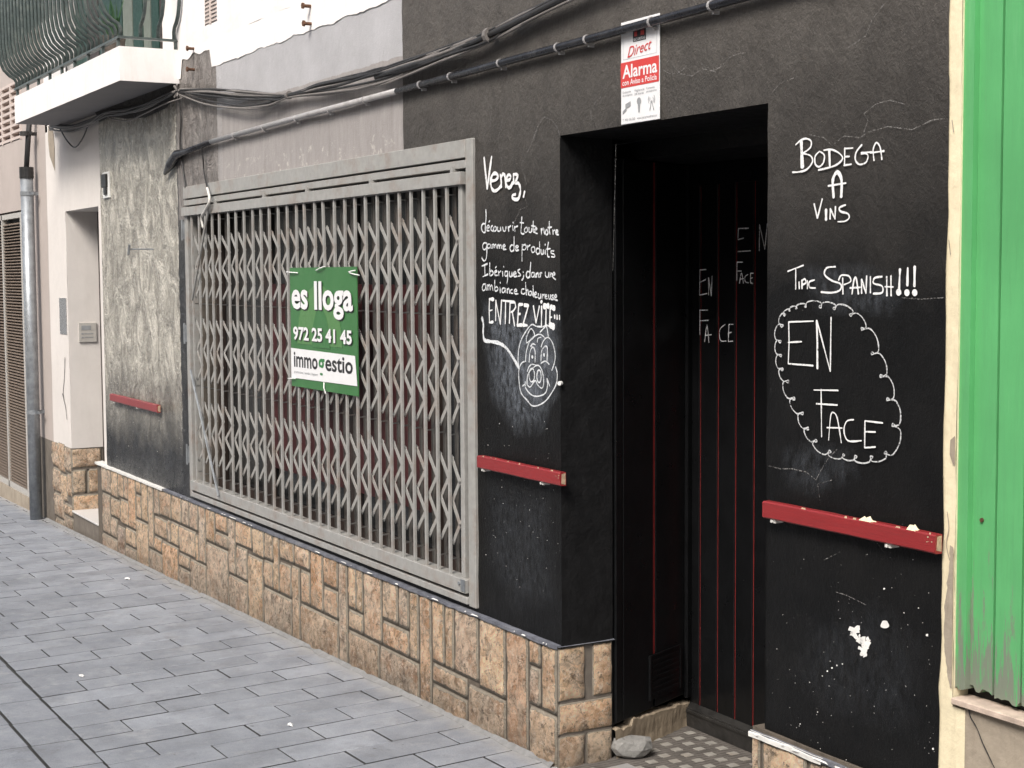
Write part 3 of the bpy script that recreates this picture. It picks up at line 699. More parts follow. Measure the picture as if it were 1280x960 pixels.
strokes(k, fD, S_("115,340 85,340 72,375 85,410 112,395 118,340 118,440 110,510 90,535 68,510 65,490;150,350 128,355 125,385 140,395 155,380 158,350 165,395;175,355 178,395;178,365 192,352 198,390;200,365 215,352 222,392;235,360 237,398;237,368 250,358 258,395;258,370 272,358 280,395;290,385 318,375 308,355 292,375 300,405 328,408;415,270 415,350 412,425;412,365 385,362 370,395 385,430 412,415;425,395 460,385 450,365 428,385 438,420 465,415;505,355 502,450 502,535;505,370 535,355 548,385 530,412 505,405;560,365 562,412;562,380 590,362;620,378 602,400 615,440 638,430 640,390 620,378;692,325 695,400 692,455;692,400 665,400 655,435 672,460 692,445;708,410 712,455 732,455 735,415 740,455;755,420 758,460;754,352 756,360;790,330 780,400 782,480 800,490;765,405 812,400;850,425 818,425 822,450 852,462 858,490 822,488"), .0064)
strokes(k, fD, S_("65,590 125,565;95,580 98,690;75,705 130,680;150,555 150,630 152,690 178,685 188,660 170,640 152,655;205,660 228,650 218,635 204,655 210,690 235,690;222,595 210,610;245,645 250,695;250,660 272,645;290,650 292,700;301,592 303,600;345,650 320,650 315,690 330,700 345,680;345,645 345,720 338,780;365,650 368,700 388,700 392,655 398,700;410,680 438,670 425,650 408,675 420,705 445,700;480,625 455,640 470,665 488,690 455,702;512,650 516,657;520,690 515,725 500,742;598,550 590,640 588,712;590,655 560,650 548,690 565,720 588,700;630,660 608,665 605,700 620,710 635,695 638,660 645,712;655,670 658,712;658,680 675,665 682,712;718,665 695,672 705,690 695,712;755,650 760,700 785,710 795,660 798,712;812,665 815,705;815,680 830,668 832,705;838,690 862,680 850,660 838,685 842,715 868,735"), .0064)
strokes(k, fD, S_("105,790 80,790 68,830 80,858 102,840 105,790 115,855;128,795 130,850;130,810 148,795 155,850;156,815 172,800 185,855;205,745 205,850 228,860 240,835 222,815 205,830;262,820 265,880;264,768 266,776;310,830 288,835 285,870 300,878 315,860 318,830 325,880;340,835 342,885;342,850 358,835 368,885;395,845 378,855 380,882 402,888;415,870 445,862 432,842 415,865 428,892 458,892;525,840 500,845 495,880 515,895 535,885;540,770 545,850 550,905;548,860 565,850 572,905;600,865 580,870 578,900 592,910 605,890 608,868 615,912;622,805 625,870 628,925;640,905 660,895 650,875 638,900 648,930 668,930;680,890 682,935 700,940 705,895 710,940;725,900 728,945;728,910 745,900;755,925 775,918 765,900 752,920 760,945 778,945;790,905 795,945 810,945 812,905;842,905 825,915 838,930 845,950 822,952;855,935 880,925 868,900 855,930 862,955 890,965"), .0064)
k.build('chalk_sentence', MT['chalk'], shop)['label'] = 'four chalk lines in French about Iberian products'
k = MB()
strokes(k, fE, S_("*1.4 235,258 180,255;180,250 175,400 180,565;*1.3 180,565 225,560;180,410 215,400;262,540 265,270;265,280 325,590;325,590 340,270;355,275 510,290;395,285 390,580;455,290 445,575;455,300 520,300 530,360 500,410 465,430;485,430 515,610;*1.4 620,325 575,328;570,325 562,450 552,605;*1.3 550,603 610,600;562,460 590,450;*1.4 645,335 698,342;700,340 665,460 628,590;*1.3 625,600 680,605;765,345 800,570;800,570 845,350;875,350 872,610;*1.5 872,285 873,296;*2 905,350 965,345;935,350 930,600;*2 1045,378 1000,358;990,350 985,480 985,600;*2.4 985,600 1035,622;985,500 1010,495;1048,470 1050,510;1080,470 1082,520;1112,475 1114,525"), .0085, sm=False)
k.build('chalk_capitals', MT['chalkpen'], shop)['label'] = 'chalk capitals ENTREZ VITE with three dots'
k = MB()
strokes(k, fP, S_("*2 55,90 68,150 66,230 72,285;*2.2 72,290 100,305 200,320 270,360 330,440 395,550;400,560 388,480 400,350 440,250 510,155 560,170 620,172 650,158 690,180;600,360 625,300 665,272 705,320 730,420 725,500 700,575;460,490 420,510 395,580 400,700 420,790 470,850 515,900 570,900 640,860 700,780 740,700 750,610 735,545;458,490 465,400 500,300 560,250 600,245 640,280;465,320 470,260 508,190 540,255 480,315 465,320;590,225 625,188 650,172 668,265;490,500 500,400 525,360 545,400 545,500;600,490 605,400 635,355 658,370 655,490;*1.7 519,445 521,458;*1.7 627,425 629,440;505,355 525,330 548,340;475,585 485,550 515,520 560,530;470,700 480,610 530,550 575,530 610,580 625,680 610,740 570,710 545,670 500,730 470,700;455,680 460,740 510,800 570,815 640,785 660,710 655,650 680,720;430,720 455,700;600,510 640,490 675,520;565,315 572,280 600,270"), .0055)
for cx, cy, rx, ry in ((515, 620, 26, 62), (582, 630, 20, 58)):
    strokes(k, fP, [[(cx+rx*math.cos(a)*1.0, cy+ry*math.sin(a)) for a in [i*math.pi/6 for i in range(13)]]], .0062)
k.build('chalk_pig', MT['chalk'], shop)['label'] = 'chalk drawing of a smiling pig face with a speech line'
k = MB()
strokes(k, fB, S_("145,155 190,115 240,98 285,120 280,180 210,235;210,235 280,255 300,310 250,380 180,405 115,408;*1.8 197,130 206,362;365,215 325,260 325,330 360,358 400,320 408,250 365,215;405,205 480,200 555,240 575,290 500,350 355,388;*1.4 455,210 460,350;598,185 595,345;598,190 672,185;597,265 640,262;590,345 658,335;755,155 705,220 695,290 730,335 790,320 812,270 800,238 750,240;750,228 850,222;868,300 860,200 890,135 925,180 940,290;835,230 960,212;*1.6 495,638 488,480 530,408 568,480 565,635;445,535 608,508;315,700 345,832;345,832 390,655;*1.5 425,755 425,845;462,840 465,745;465,745 508,840;508,840 512,725;605,710 550,735 560,770 625,790 638,830 600,860 535,865"), .0056)
k.build('chalk_title', MT['chalkpen'], shop)['label'] = 'chalk title BODEGA A VINS'
k = MB()
strokes(k, fS, S_("118,115 235,70;178,95 178,248;*.8 203,195 205,245;*.8 225,180 225,245;*.8 222,190 245,172 255,200 228,215;*.8 265,185 265,245;*.8 318,180 280,195 282,235 325,240;475,80 410,90 395,140 450,185 515,210 510,255 450,275 368,270;530,165 532,285;500,180 520,145 575,150 590,190 540,215;600,285 615,180 632,170 648,285;585,240 665,235;672,280 672,175;672,175 705,280;705,280 710,150;738,155 738,275;825,155 770,165 762,205 825,225 825,275 760,282;860,155 862,298;892,150 893,298;848,230 908,232;*1.3 960,100 953,245;*1.3 1018,92 1015,220;*1.3 1070,80 1068,225"), .0055)
for cx, cy in ((950, 272), (1012, 275), (1070, 275)):
    k.quad(*[on_y(*fS(cx+20*math.cos(a), cy+27*math.sin(a)), -.0045) for a in [i*math.pi/6 for i in range(12)]][::-1])
k.build('chalk_slogan', MT['chalkpen'], shop)['label'] = 'chalk words Tipic SPANISH with three exclamation marks'
k = MB()
cs = [(70, 515), (92, 435), (132, 405), (185, 388), (255, 375), (370, 375), (475, 390), (600, 440), (685, 550), (760, 735), (825, 905)]
cc = [(875, 360), (915, 555), (855, 765), (740, 795), (620, 790), (530, 775), (425, 750), (320, 665), (260, 570), (220, 455), (155, 345), (110, 215)]
cs += [(x, y+720) for x, y in cc]+[(70, 845), (60, 740), (55, 635), (70, 515)]
ctr = (480, 900)
for (ax, ay), (bx, by) in zip(cs, cs[1:]):
    mx, my = (ax+bx)/2, (ay+by)/2; L = math.hypot(bx-ax, by-ay); nx_, ny_ = (by-ay)/L, -(bx-ax)/L
    if (mx-ctr[0])*nx_+(my-ctr[1])*ny_ < 0: nx_, ny_ = -nx_, -ny_
    h = .33*L; tx, ty = (bx-ax)/L, (by-ay)/L
    pts = [(ax, ay), (ax+tx*L*.08+nx_*h*.75, ay+ty*L*.08+ny_*h*.75), (mx+nx_*h*1.05, my+ny_*h*1.05), (bx-tx*L*.05+nx_*h*.7, by-ty*L*.05+ny_*h*.7), (bx, by)]
    q = min(14, L*.12); pts += [(bx-nx_*q-tx*q*.2, by-ny_*q-ty*q*.2), (bx-tx*q*1.3-nx_*q*.4, by-ty*q*1.3-ny_*q*.4), (bx-tx*q*.6+nx_*q*.4, by-ty*q*.6+ny_*q*.4)]
    strokes(k, fS, [pts], .0042, n=6)
k.build('chalk_cloud', MT['chalkthin'], shop)['label'] = 'thin scalloped chalk cloud outline round the words EN FACE'
k = MB()
strokes(k, fS, S_("310,488 125,495;125,495 128,650 122,808;122,808 308,822;122,648 222,642;*1.3 340,842 340,650 335,485;*.8 337,485 437,865;*.8 437,865 443,460"), .0052, sm=False)
strokes(k, fC, S_("315,285 495,288;368,280 372,635;332,388 490,398;425,660 440,480 462,455 490,500 520,680;412,567 525,570;612,508 560,520 540,590 570,665 670,665;830,532 697,517;697,517 695,718;695,718 775,712;697,598 775,600"), .0050)
k.build('chalk_capitals', MT['chalkpen'], shop)['label'] = 'tall thin chalk capitals EN FACE inside the cloud'
k = MB()
strokes(k, fR, S_("115,388 75,392;75,392 74,480 72,550;72,550 120,540;72,470 112,452;130,550 130,440;130,440 147,555;147,555 152,430;125,645 75,645;75,645 75,800;75,712 128,710;105,845 120,740 132,850;108,805 148,800;235,735 200,770 205,835 240,840;285,735 258,735;258,735 255,845;255,845 282,840;255,790 275,785;382,128 318,130;318,135 315,195;315,200 352,190;315,275 395,270;450,270 452,105;452,105 485,260;485,260 500,100;345,342 310,342;310,342 308,460;308,398 338,398;325,475 338,410 350,475;328,450 352,445;378,420 360,435 362,465 382,472;412,412 395,412;395,412 395,472;395,472 410,478;395,445 408,440"), .0042, y=.6485)
k.build('chalk_words', chalk_mat('faint_chalk', (.9, .9, .92), .34, 1.0), shop)['label'] = 'faint chalk EN FACE written twice on the black door'
def smudge(poly, op, seed):
    c = Vector((sum(p[0] for p in poly)/len(poly), sum(p[1] for p in poly)/len(poly))); V = []; F = []; A = []; m = len(poly)
    for t in (0, .35, .7, 1.0):
        for p in poly: q = c.lerp(Vector(p), t); V.append(tuple(on_y(q.x, q.y, -.0030))); A.append(1-t)
    for i in range(3):
        for j in range(m): F.append((i*m+j, (i+1)*m+j, (i+1)*m+(j+1) % m, i*m+(j+1) % m))
    me = bpy.data.meshes.new('chalk_smudge'); me.from_pydata(V, [], F); at = me.attributes.new('fade', 'FLOAT', 'POINT'); at.data.foreach_set('value', A)
    M, t, b = nmat('rubbed_chalk'); N = NT(t); b.inputs['Base Color'].default_value = (.45, .50, .58, 1); b.inputs['Roughness'].default_value = .95
    at_ = N.n('Attribute', attribute_name='fade'); nz = N.ramp(N.noise(28, 8, .75, sc=(1.5, 1, .8), off=(seed, 0, 0)), [(.38, 0), (.66, op)])
    fd = N.math('MINIMUM', N.math('MULTIPLY', at_.outputs['Fac'], 2.2), 1.0); N.l(N.math('MULTIPLY', nz, fd), b.inputs['Alpha'])
    me.materials.append(M); return link('chalk_smudge', me, shop)
smudge([(600, 372), (650, 372), (704, 380), (704, 430), (700, 490), (680, 545), (645, 550), (610, 500), (602, 430)], .3, 1)
smudge([(640, 400), (690, 400), (702, 450), (700, 500), (672, 525), (645, 500)], .3, 4)
smudge([(970, 560), (1020, 545), (1070, 560), (1080, 600), (1020, 625), (975, 610)], .06, 7)
smudge([(985, 330), (1080, 325), (1150, 350), (1120, 400), (1020, 395)], .08, 9)
smudge([(1000, 770), (1100, 740), (1165, 800), (1150, 930), (1030, 900), (980, 850)], .03, 12)
smudge([(608, 600), (690, 610), (700, 760), (640, 770), (606, 700)], .05, 15)
# cracks, scratches and paint splashes on the facade
k = MB(); F1 = lambda x, y: (x, y)
strokes(k, F1, S_("700,172 697,160 690,150 680,146 672,158 668,175;672,158 664,180 652,205 658,230 655,245 660,258 650,262 640,285;628,150 622,175 628,205 626,220;740,150 738,140 744,128 752,120;961,122 968,112 975,104 985,100 996,96;1010,168 1030,172 1040,182 1055,170 1075,172 1085,165 1110,158 1140,162 1165,150 1180,148;1080,165 1085,150 1080,142 1095,130 1112,125 1130,130;960,582 975,586 990,586 1008,590 1020,600 1026,588 1036,572 1046,562;1128,372 1150,374 1180,372;1040,600 1022,605 1025,625;1060,60 1082,45 1090,25 1105,5;840,80 850,92 865,95 878,86 895,90;605,120 615,135 612,160"), .0026, y=-.003, sm=False)
strokes(k, F1, S_("830,88 838,92 850,90 858,82;876,78 886,88 900,84 915,70 932,66;480,60 478,80 480,95;1045,740 1060,745 1082,756;1078,668 1090,672 1105,690;1030,700 1050,690;770,180 768,260 766,340"), .0022, y=-.003)
k.build('crack', MT['scratch'], shop)['kind'] = 'stuff'
k = MB(); sk_ = lambda a, b_: on_y(a, b_, -.0035)
SP = [[(1060, 787), (1067, 781), (1073, 788), (1070, 795), (1062, 794)], [(1070, 791), (1080, 788), (1092, 795), (1086, 803), (1072, 806)], [(1068, 812), (1072, 803), (1086, 801), (1085, 811), (1081, 822), (1076, 822)], [(1061, 795), (1066, 796), (1067, 803), (1062, 800)]]
rnd = random.Random(11)
for i_ in range(46):
    t_ = rnd.random(); cx_ = (1066+20*t_ if t_ < .5 else 1084-8*(t_-.5)*2)+rnd.uniform(-5, 5); cy_ = 786+30*t_+rnd.uniform(-4, 4); LAY[0] = (LAY[0]+1) % 12
    blob(k, (cx_, cy_), rnd.uniform(1.2, 4.6), lambda a_, b_: on_y(a_, b_, -.0035-.00008*LAY[0]), 9, i_)
([sk_(*p) for p in [(1060, 786), (1068, 780), (1076, 786), (1083, 790), (1091, 794), (1087, 802), (1085, 810), (1081, 822), (1076, 822), (1068, 814), (1072, 806), (1066, 800), (1062, 796)]][::-1])
k.poly([sk_(1106+(5+.9*math.sin(3*a))*math.cos(a), 780.5+(5.6+.8*math.cos(2*a))*math.sin(a)) for a in [i*math.pi/10 for i in range(20)]][::-1])
for x, y, r in ((1105, 736, 1.6), (1159, 794, 1.7), (1166, 936, 1.5), (1040, 835, 1.3), (1046, 832, 1), (1053, 830, 1), (1034, 839, 1.2), (1028, 845, .9), (1012, 853, .9), (1022, 890, .8), (1148, 760, 1), (1130, 766, .8), (703, 479.5, 0), (1000, 905, .8)):
    if r: blob(k, (x, y), r, sk_, 7, int(x))
rnd = random.Random(5)
for i in range(90):
    x, y = rnd.uniform(965, 1170), rnd.uniform(690, 950); blob(k, (x, y), rnd.uniform(.25, .6), sk_, 5, i)
for i in range(60):
    x, y = rnd.uniform(605, 700), rnd.uniform(520, 760); blob(k, (x, y), rnd.uniform(.2, .55), sk_, 5, i)
for i in range(40):
    x, y = rnd.uniform(138, 232), rnd.uniform(470, 600); blob(k, (x, y), rnd.uniform(.2, .5), sk_, 5, i)
o = k.build('paint_splash', MT['splat'], shop); o['kind'] = 'stuff'
for f_ in o.data.polygons: pass
k = MB(); k.tube([(DX0+.004, -.001, on_y(703, 479, 0).z), (DX0+.010, -.012, on_y(703, 479, 0).z)], .007, 8); k.build('door_knob_stub', MT['plasticwhite'], shop)
# ================================================================== WINDOW GRILLE
gr = thing('security_grille', 'grey folding metal security grille with zigzag links over the shop window', 'security grille', (-2.2, 0, .4))
GX0, GX1, GZ0, GZ1 = -3.81, -.545, .432, 2.072
def part(mb, name, mat, par, **kw): return mb.build(name, mat, par, **kw)
k = MB(); k.box((GX1-.052, -.012, .418), (GX1, .05, GZ1)); part(k, 'right_post', MT['grille'], gr, bevel=.002)
k = MB(); k.box((GX0, -.010, .418), (GX0+.05, .05, 1.955)); part(k, 'left_post', MT['grille'], gr, bevel=.002)
k = MB(); k.box((GX0, -.014, 2.008), (GX1-.0525, .045, GZ1-.001)); k.box((GX0+.002, -.012, 1.972), (GX1-.0525, .045, 2.0)); part(k, 'head_rail', MT['grille'], gr, bevel=.0015)
k = MB(); k.box((GX0-.002, -.026, 1.917), (-3.41, .03, 1.962)); part(k, 'guide_rail', MT['grille'], gr, bevel=.0015)
k = MB(); k.box((-3.403, -.024, 1.915), (GX1-.07, .03, 1.960)); part(k, 'guide_rail', MT['grille'], gr, bevel=.0015)
for x in (-3.3, -2.6, -2.07, -1.4, -.70):
    k = MB(); k.box((x, -.02, 1.955), (x+.02, .01, 1.980)); part(k, 'rail_clip', MT['grille'], gr)
k = MB(); k.box((GX0+.051, -.024, .462), (-2.78, .03, .512)); part(k, 'bottom_rail', MT['grille'], gr, bevel=.002)
k = MB(); k.box((-2.777, -.024, .462), (-1.72, .03, .512)); part(k, 'bottom_rail', MT['grille'], gr, bevel=.002)
k = MB(); k.box((-1.717, -.024, .462), (GX1-.06, .03, .512)); part(k, 'bottom_rail', MT['grille'], gr, bevel=.002)
k = MB(); k.box((GX0+.051, -.02, .424), (GX1-.0525, .04, .449)); part(k, 'sill_track', MT['grille'], gr, bevel=.002)
k = MB(); k.box((GX1-.088, -.027, .47), (GX1-.058, -.0245, .512)); k.tube([(GX1-.1, -.03, .495), (GX1-.1, -.024, .495)], .006, 8); part(k, 'end_bracket', MT['zinc'], gr)
for z in (.60, 1.25, 1.80):
    k = MB(); k.box((GX0-.006, -.02, z), (GX0+.006, -.009, z+.09)); k.tube([(GX0, -.022, z-.01), (GX0, -.022, z+.10)], .006, 6); part(k, 'hinge', MT['zinc'], gr)
bx = [-3.677, -3.560, -3.455, -3.351, -3.240, -3.100, -2.990, -2.876, -2.756, -2.645, -2.535, -2.420, -2.309, -2.198, -2.092, -1.983, -1.877, -1.771, -1.664, -1.558, -1.452, -1.345, -1.239, -1.137, -1.036, -.934, -.836, -.741]
bands = (1.80, 1.37, .94); PINS = MB()
for i, x in enumerate(bx):
    nx = bx[i+1] if i+1 < len(bx) else -.655
    r = random.Random(i); a = r.uniform(-.004, .004)
    bend = {18: .0, 14: -.018, 16: -.02}.get(i, 0)
    k = MB(); k.box((-.0075, -.020, .505), (.0075, -.004, 1.25)); k.box((-.0075, -.020, 1.25), (.0075, -.004, 1.92))
    k = MB()
    pts = [(a, 0, .508), (a*.3, 0, 1.2), (bend*.15, 0, 1.6), (bend-a, 0, 1.918)]
    for p, q in zip(pts, pts[1:]): k.bar((x+p[0], -.011, p[2]), (x+q[0], -.011, q[2]+.0005), .0150, .0085)
    part(k, 'bar', MT['grille'], gr, loc=(x, -.011, 1.2))
    k = MB(); xb_ = x-.024
    k.box((xb_-.008, .032, .505), (xb_+.008, .036, 1.93)); k.box((xb_-.008, .028, .505), (xb_-.0065, .0315, 1.93))
    part(k, 'back_bar', MT['grilleback'], gr, loc=(xb_, .03, 1.2))
    if True:
        sx = x-.003; ex = nx-.031
        for zt in bands:
            k = MB(); zt += r.uniform(-.006, .006)
            pts = [(sx, zt), (ex, zt-.078), (sx, zt-.155), (ex, zt-.233), (sx, zt-.31)]
            for j, (p, q) in enumerate(zip(pts, pts[1:])):
                yy = .000 if j % 2 == 0 else .004; d = Vector((q[0]-p[0], 0, q[1]-p[1])).normalized()*.007
                k.bar((p[0]-d.x, yy, p[1]-d.z), (q[0]+d.x, yy, q[1]+d.z), .0175, .003)
            for xx, zz in pts: k.tube([(xx, -.004, zz), (xx, .007, zz)], .0052, 6)
            part(k, 'zigzag_link', MT['grille'], gr, loc=(x, .01, zt-.15))
        for zz in (1.885, 1.455, 1.02, .565): PINS.bar((x-.002, -.004, zz), (x-.018, .030, zz), .006, .005, Vector((0, 0, 1)).cross(Vector((.9, .4, 0)).normalized()))
part(PINS, 'pin', MT['grille'], gr)['kind'] = 'stuff'
k = MB(); k.box((-.662, -.008, .506), (-.634, .03, 1.925)); part(k, 'lock_stile', MT['grille'], gr, bevel=.002)
# loose rods leaning on the grille at its left end
k = MB(); A_ = on_y(263, 246, -.034); B_ = on_y(240, 375, -.034); k.tube([A_, A_.lerp(B_, .5), B_], .0075, 6)
tag(k.build('loose_rod', MT['grille']), 'bent grey rod leaning across the top left corner of the window grille', 'metal rod')
k = MB(); A_ = on_y(238, 462, -.034); B_ = on_y(273, 620, -.034); k.tube([A_, A_.lerp(B_, .5), B_], .0065, 6)
tag(k.build('loose_rod', MT['zinc']), 'thin shiny rod slanting down to the bottom rail at the lower left of the grille', 'metal rod')
# ================================================================== TEXT HELPER
def text_mesh(txt, x0, x1, z0, z1, y, mat, parent, name='lettering', bold=.0, slant=0.0, rot=0.0, font=None):
    cu = bpy.data.curves.new(name, 'FONT'); cu.body = txt; cu.size = 1; cu.offset = bold; cu.shear = slant; cu.resolution_u = 3
    o = bpy.data.objects.new('tmp', cu); COL.objects.link(o)
    dg = bpy.context.evaluated_depsgraph_get(); me = bpy.data.meshes.new_from_object(o.evaluated_get(dg)); bpy.data.objects.remove(o)
    vs = [v.co.copy() for v in me.vertices]; ax, bx_ = min(v.x for v in vs), max(v.x for v in vs); az, bz = min(v.y for v in vs), max(v.y for v in vs)
    for v in me.vertices:
        u = (v.co.x-ax)/(bx_-ax); t = (v.co.y-az)/(bz-az)
        v.co = Vector((x0+u*(x1-x0), y, z0+t*(z1-z0)+rot*(u-.5)))
    me.materials.clear(); me.materials.append(mat); me.name = name
    return link(name, me, parent)
# ------------------------------------------------------------------ to-let sign on the grille
sg = thing('letting_sign', 'green and white to-let sign tied on the window grille, es lloga 972 25 41 45', 'sign', (-1.94, -.03, 1.1))
SX0, SX1, SZ0, SZ1, SY = -2.30, -1.566, 1.108, 1.634, -.021
k = MB(); n = 12
def sy(x): return SY-.006*math.sin((x-SX0)/(SX1-SX0)*math.pi*1.5)
for i in range(n):
    a = SX0+(SX1-SX0)*i/n; b_ = SX0+(SX1-SX0)*(i+1)/n
    k.quad((a, SY, SZ0), (b_, SY, SZ0), (b_, SY, SZ1), (a, SY, SZ1)); k.quad((b_, SY+.004, SZ0), (a, SY+.004, SZ0), (a, SY+.004, SZ1), (b_, SY+.004, SZ1))
k.quad((SX0, SY, SZ0), (SX0, SY, SZ1), (SX0, SY+.004, SZ1), (SX0, SY+.004, SZ0)); k.quad((SX1, SY, SZ0), (SX1, SY+.004, SZ0), (SX1, SY+.004, SZ1), (SX1, SY, SZ1)); k.quad((SX0, SY, SZ1), (SX1, SY, SZ1), (SX1, SY+.004, SZ1), (SX0, SY+.004, SZ1)); k.quad((SX0, SY, SZ0), (SX0, SY+.004, SZ0), (SX1, SY+.004, SZ0), (SX1, SY, SZ0))
part(k, 'board', MT['signgreen'], sg)
k = MB()
for r_, c_ in ((.27, 0),):   # pale arch emblem behind the number
    pts = [(-1.97+.25*math.cos(a), SY-.0012, 1.30+.26*math.sin(a)) for a in [i*math.pi/14 for i in range(15)]]; k.quad(*pts[::-1])
part(k, 'pale_arch', MT['signgreen2'], sg)
k = MB(); pts = [(-1.95+.10*math.cos(a), SY-.002, 1.29+.17*math.sin(a)) for a in [i*math.pi/14 for i in range(15)]]; k.quad(*pts[::-1]); part(k, 'dark_arch', MT['signgreen'], sg)
k = MB(); k.quad((SX0+.005, SY-.0026, 1.145), (SX1-.002, SY-.0026, 1.150), (SX1-.02, SY-.0026, 1.272), (SX0+.005, SY-.0026, 1.278)); part(k, 'white_band', MT['signwhite'], sg)
def sh(txt, x0, x1, z0, z1, bold, m1=MT['signwhite'], m2=MT['signblack'], sh_=True):
    if sh_: text_mesh(txt, x0+.006, x1+.006, z0-.004, z1-.004, SY-.0032, m2, sg, 'letter_shadow', bold+.006)
    text_mesh(txt, x0, x1, z0, z1, SY-.0040, m1, sg, 'lettering', bold)
sh('es lloga', -2.275, -1.60, 1.415, 1.575, .028)
sh('972 25 41 45', -2.262, -1.615, 1.315, 1.375, .03)
text_mesh('immo', -2.26, -1.985, 1.195, 1.262, SY-.0034, MT['signblack'], sg, 'lettering', .02); text_mesh('g', -1.980, -1.908, 1.160, 1.245, SY-.0034, MT['darkgreenink'], sg, 'lettering', .02); text_mesh('estio', -1.90, -1.61, 1.195, 1.262, SY-.0034, MT['signblack'], sg, 'lettering', .02)
text_mesh('promocions | vendes | lloguers', -2.26, -1.985, 1.165, 1.180, SY-.0034, MT['signgrey'], sg, 'lettering', .0)
for px, py, qx, qy in ((358, 340, 372, 341), (395, 338, 406, 333), (437, 341, 449, 344), (360, 473, 369, 473), (405, 478, 407, 492), (436, 340, 444, 338)):
    k = MB(); a = on_y(px, py, SY-.006)-Vector((.037, 0, 0)); b_ = on_y(qx, qy, SY-.006)-Vector((.037, 0, 0)); k.tube([a, a.lerp(b_, .5)+Vector((0, -.004, 0)), b_], .0028, 5); part(k, 'cable_tie', MT['plasticwhite'], sg)
sg.location.x += .037
# ------------------------------------------------------------------ alarm sign over the door
al = thing('alarm_sign', 'white and red alarm warning plate fixed above the doorway behind the conduit', 'sign', (.477, -.006, 2.03))
k = MB(); AX0, AX1, AZ0, AZ1 = .380, .575, 2.036, 2.332; k.box((AX0, -.008, AZ0), (AX1, -.004, AZ1)); part(k, 'plate', MT['signwhite'], al, bevel=.001)
ay = -.0088
k = MB(); k.quad((AX0, ay, 2.142), (AX1, ay, 2.142), (AX1, ay, 2.215), (AX0, ay, 2.215)); part(k, 'red_band', MT['signred'], al)
text_mesh('Alarma', AX0+.010, AX1-.008, 2.168, 2.207, ay-.0006, MT['signwhite'], al, 'lettering', .02); text_mesh('con Aviso a Policía', AX0+.010, AX1-.010, 2.148, 2.164, ay-.0006, MT['signwhite'], al, 'lettering', .012)
k = MB(); k.quad((AX0+.064, ay, 2.268), (AX0+.130, ay, 2.268), (AX0+.130, ay, 2.30), (AX0+.064, ay, 2.30)); part(k, 'dark_badge', MT['signblack'], al)
k = MB(); k.quad((AX0+.072, ay-.0005, 2.283), (AX0+.086, ay-.0005, 2.283), (AX0+.086, ay-.0005, 2.296), (AX0+.072, ay-.0005, 2.296)); k.quad((AX0+.104, ay-.0005, 2.283), (AX0+.122, ay-.0005, 2.283), (AX0+.122, ay-.0005, 2.296), (AX0+.104, ay-.0005, 2.296)); part(k, 'badge_mark', MT['signred'], al)
text_mesh('SECURITAS', AX0+.068, AX0+.126, 2.270, 2.278, ay-.0008, MT['signwhite'], al, 'lettering', .0)
text_mesh('Direct', AX0+.036, AX1-.036, 2.232, 2.262, ay-.0006, MT['signred'], al, 'lettering', .0, .4, rot=.012)
k = MB()
for a, b_, c, d in ((AX0+.012, AX1-.012, 2.223, 2.2238), (AX0+.012, AX0+.0128, 2.223, 2.318), (AX1-.0128, AX1-.012, 2.223, 2.318), (AX0+.012, AX1-.012, 2.3172, 2.318)): k.quad((a, ay, c), (b_, ay, c), (b_, ay, d), (a, ay, d))
part(k, 'thin_border', MT['signgrey'], al)
for i, t1 in enumerate(('Grabación\nde imágenes', 'Vigilancia\n24 horas', 'Conexión\npermanente')):
    x0 = AX0+.010+i*.061
    text_mesh(t1, x0, x0+.052, 2.115, 2.132, ay-.0004, MT['signgrey'], al, 'lettering', 0)
k = MB(); q = ay-.0004
k.quad((AX0+.010, q, 2.065), (AX0+.030, q, 2.075), (AX0+.030, q, 2.083), (AX0+.010, q, 2.074)); k.quad((AX0+.025, q-.0002, 2.080), (AX0+.052, q-.0002, 2.086), (AX0+.052, q-.0002, 2.100), (AX0+.025, q-.0002, 2.094))
k.quad(*[(AX0+.095+.011*math.cos(a), q, 2.096+.011*math.sin(a)) for a in [-i*math.pi/5 for i in range(10)]]); k.quad((AX0+.092, q-.0002, 2.064), (AX0+.098, q-.0002, 2.064), (AX0+.101, q-.0002, 2.088), (AX0+.089, q-.0002, 2.088))
k.quad((AX0+.148, q, 2.064), (AX0+.152, q, 2.064), (AX0+.160, q, 2.092), (AX0+.157, q, 2.092)); k.quad((AX0+.168, q, 2.064), (AX0+.172, q, 2.064), (AX0+.161, q-.0002, 2.092), (AX0+.158, q-.0002, 2.092))
for r_ in (.009, .016):
    for s_ in (-1, 1):
        pts = [(AX0+.159+s_*r_*math.cos(a), q-.0004, 2.095+r_*math.sin(a)) for a in (-.7, -.35, 0, .35, .7)]
        ribbon(k, pts, .002, Vector((0, 1, 0)))
part(k, 'pictogram', MT['signgrey'], al)
text_mesh('T. 902 106 265   www.securitasdirect.es', AX0+.010, AX1-.010, 2.045, 2.052, ay-.0004, MT['signgrey'], al, 'lettering', 0)
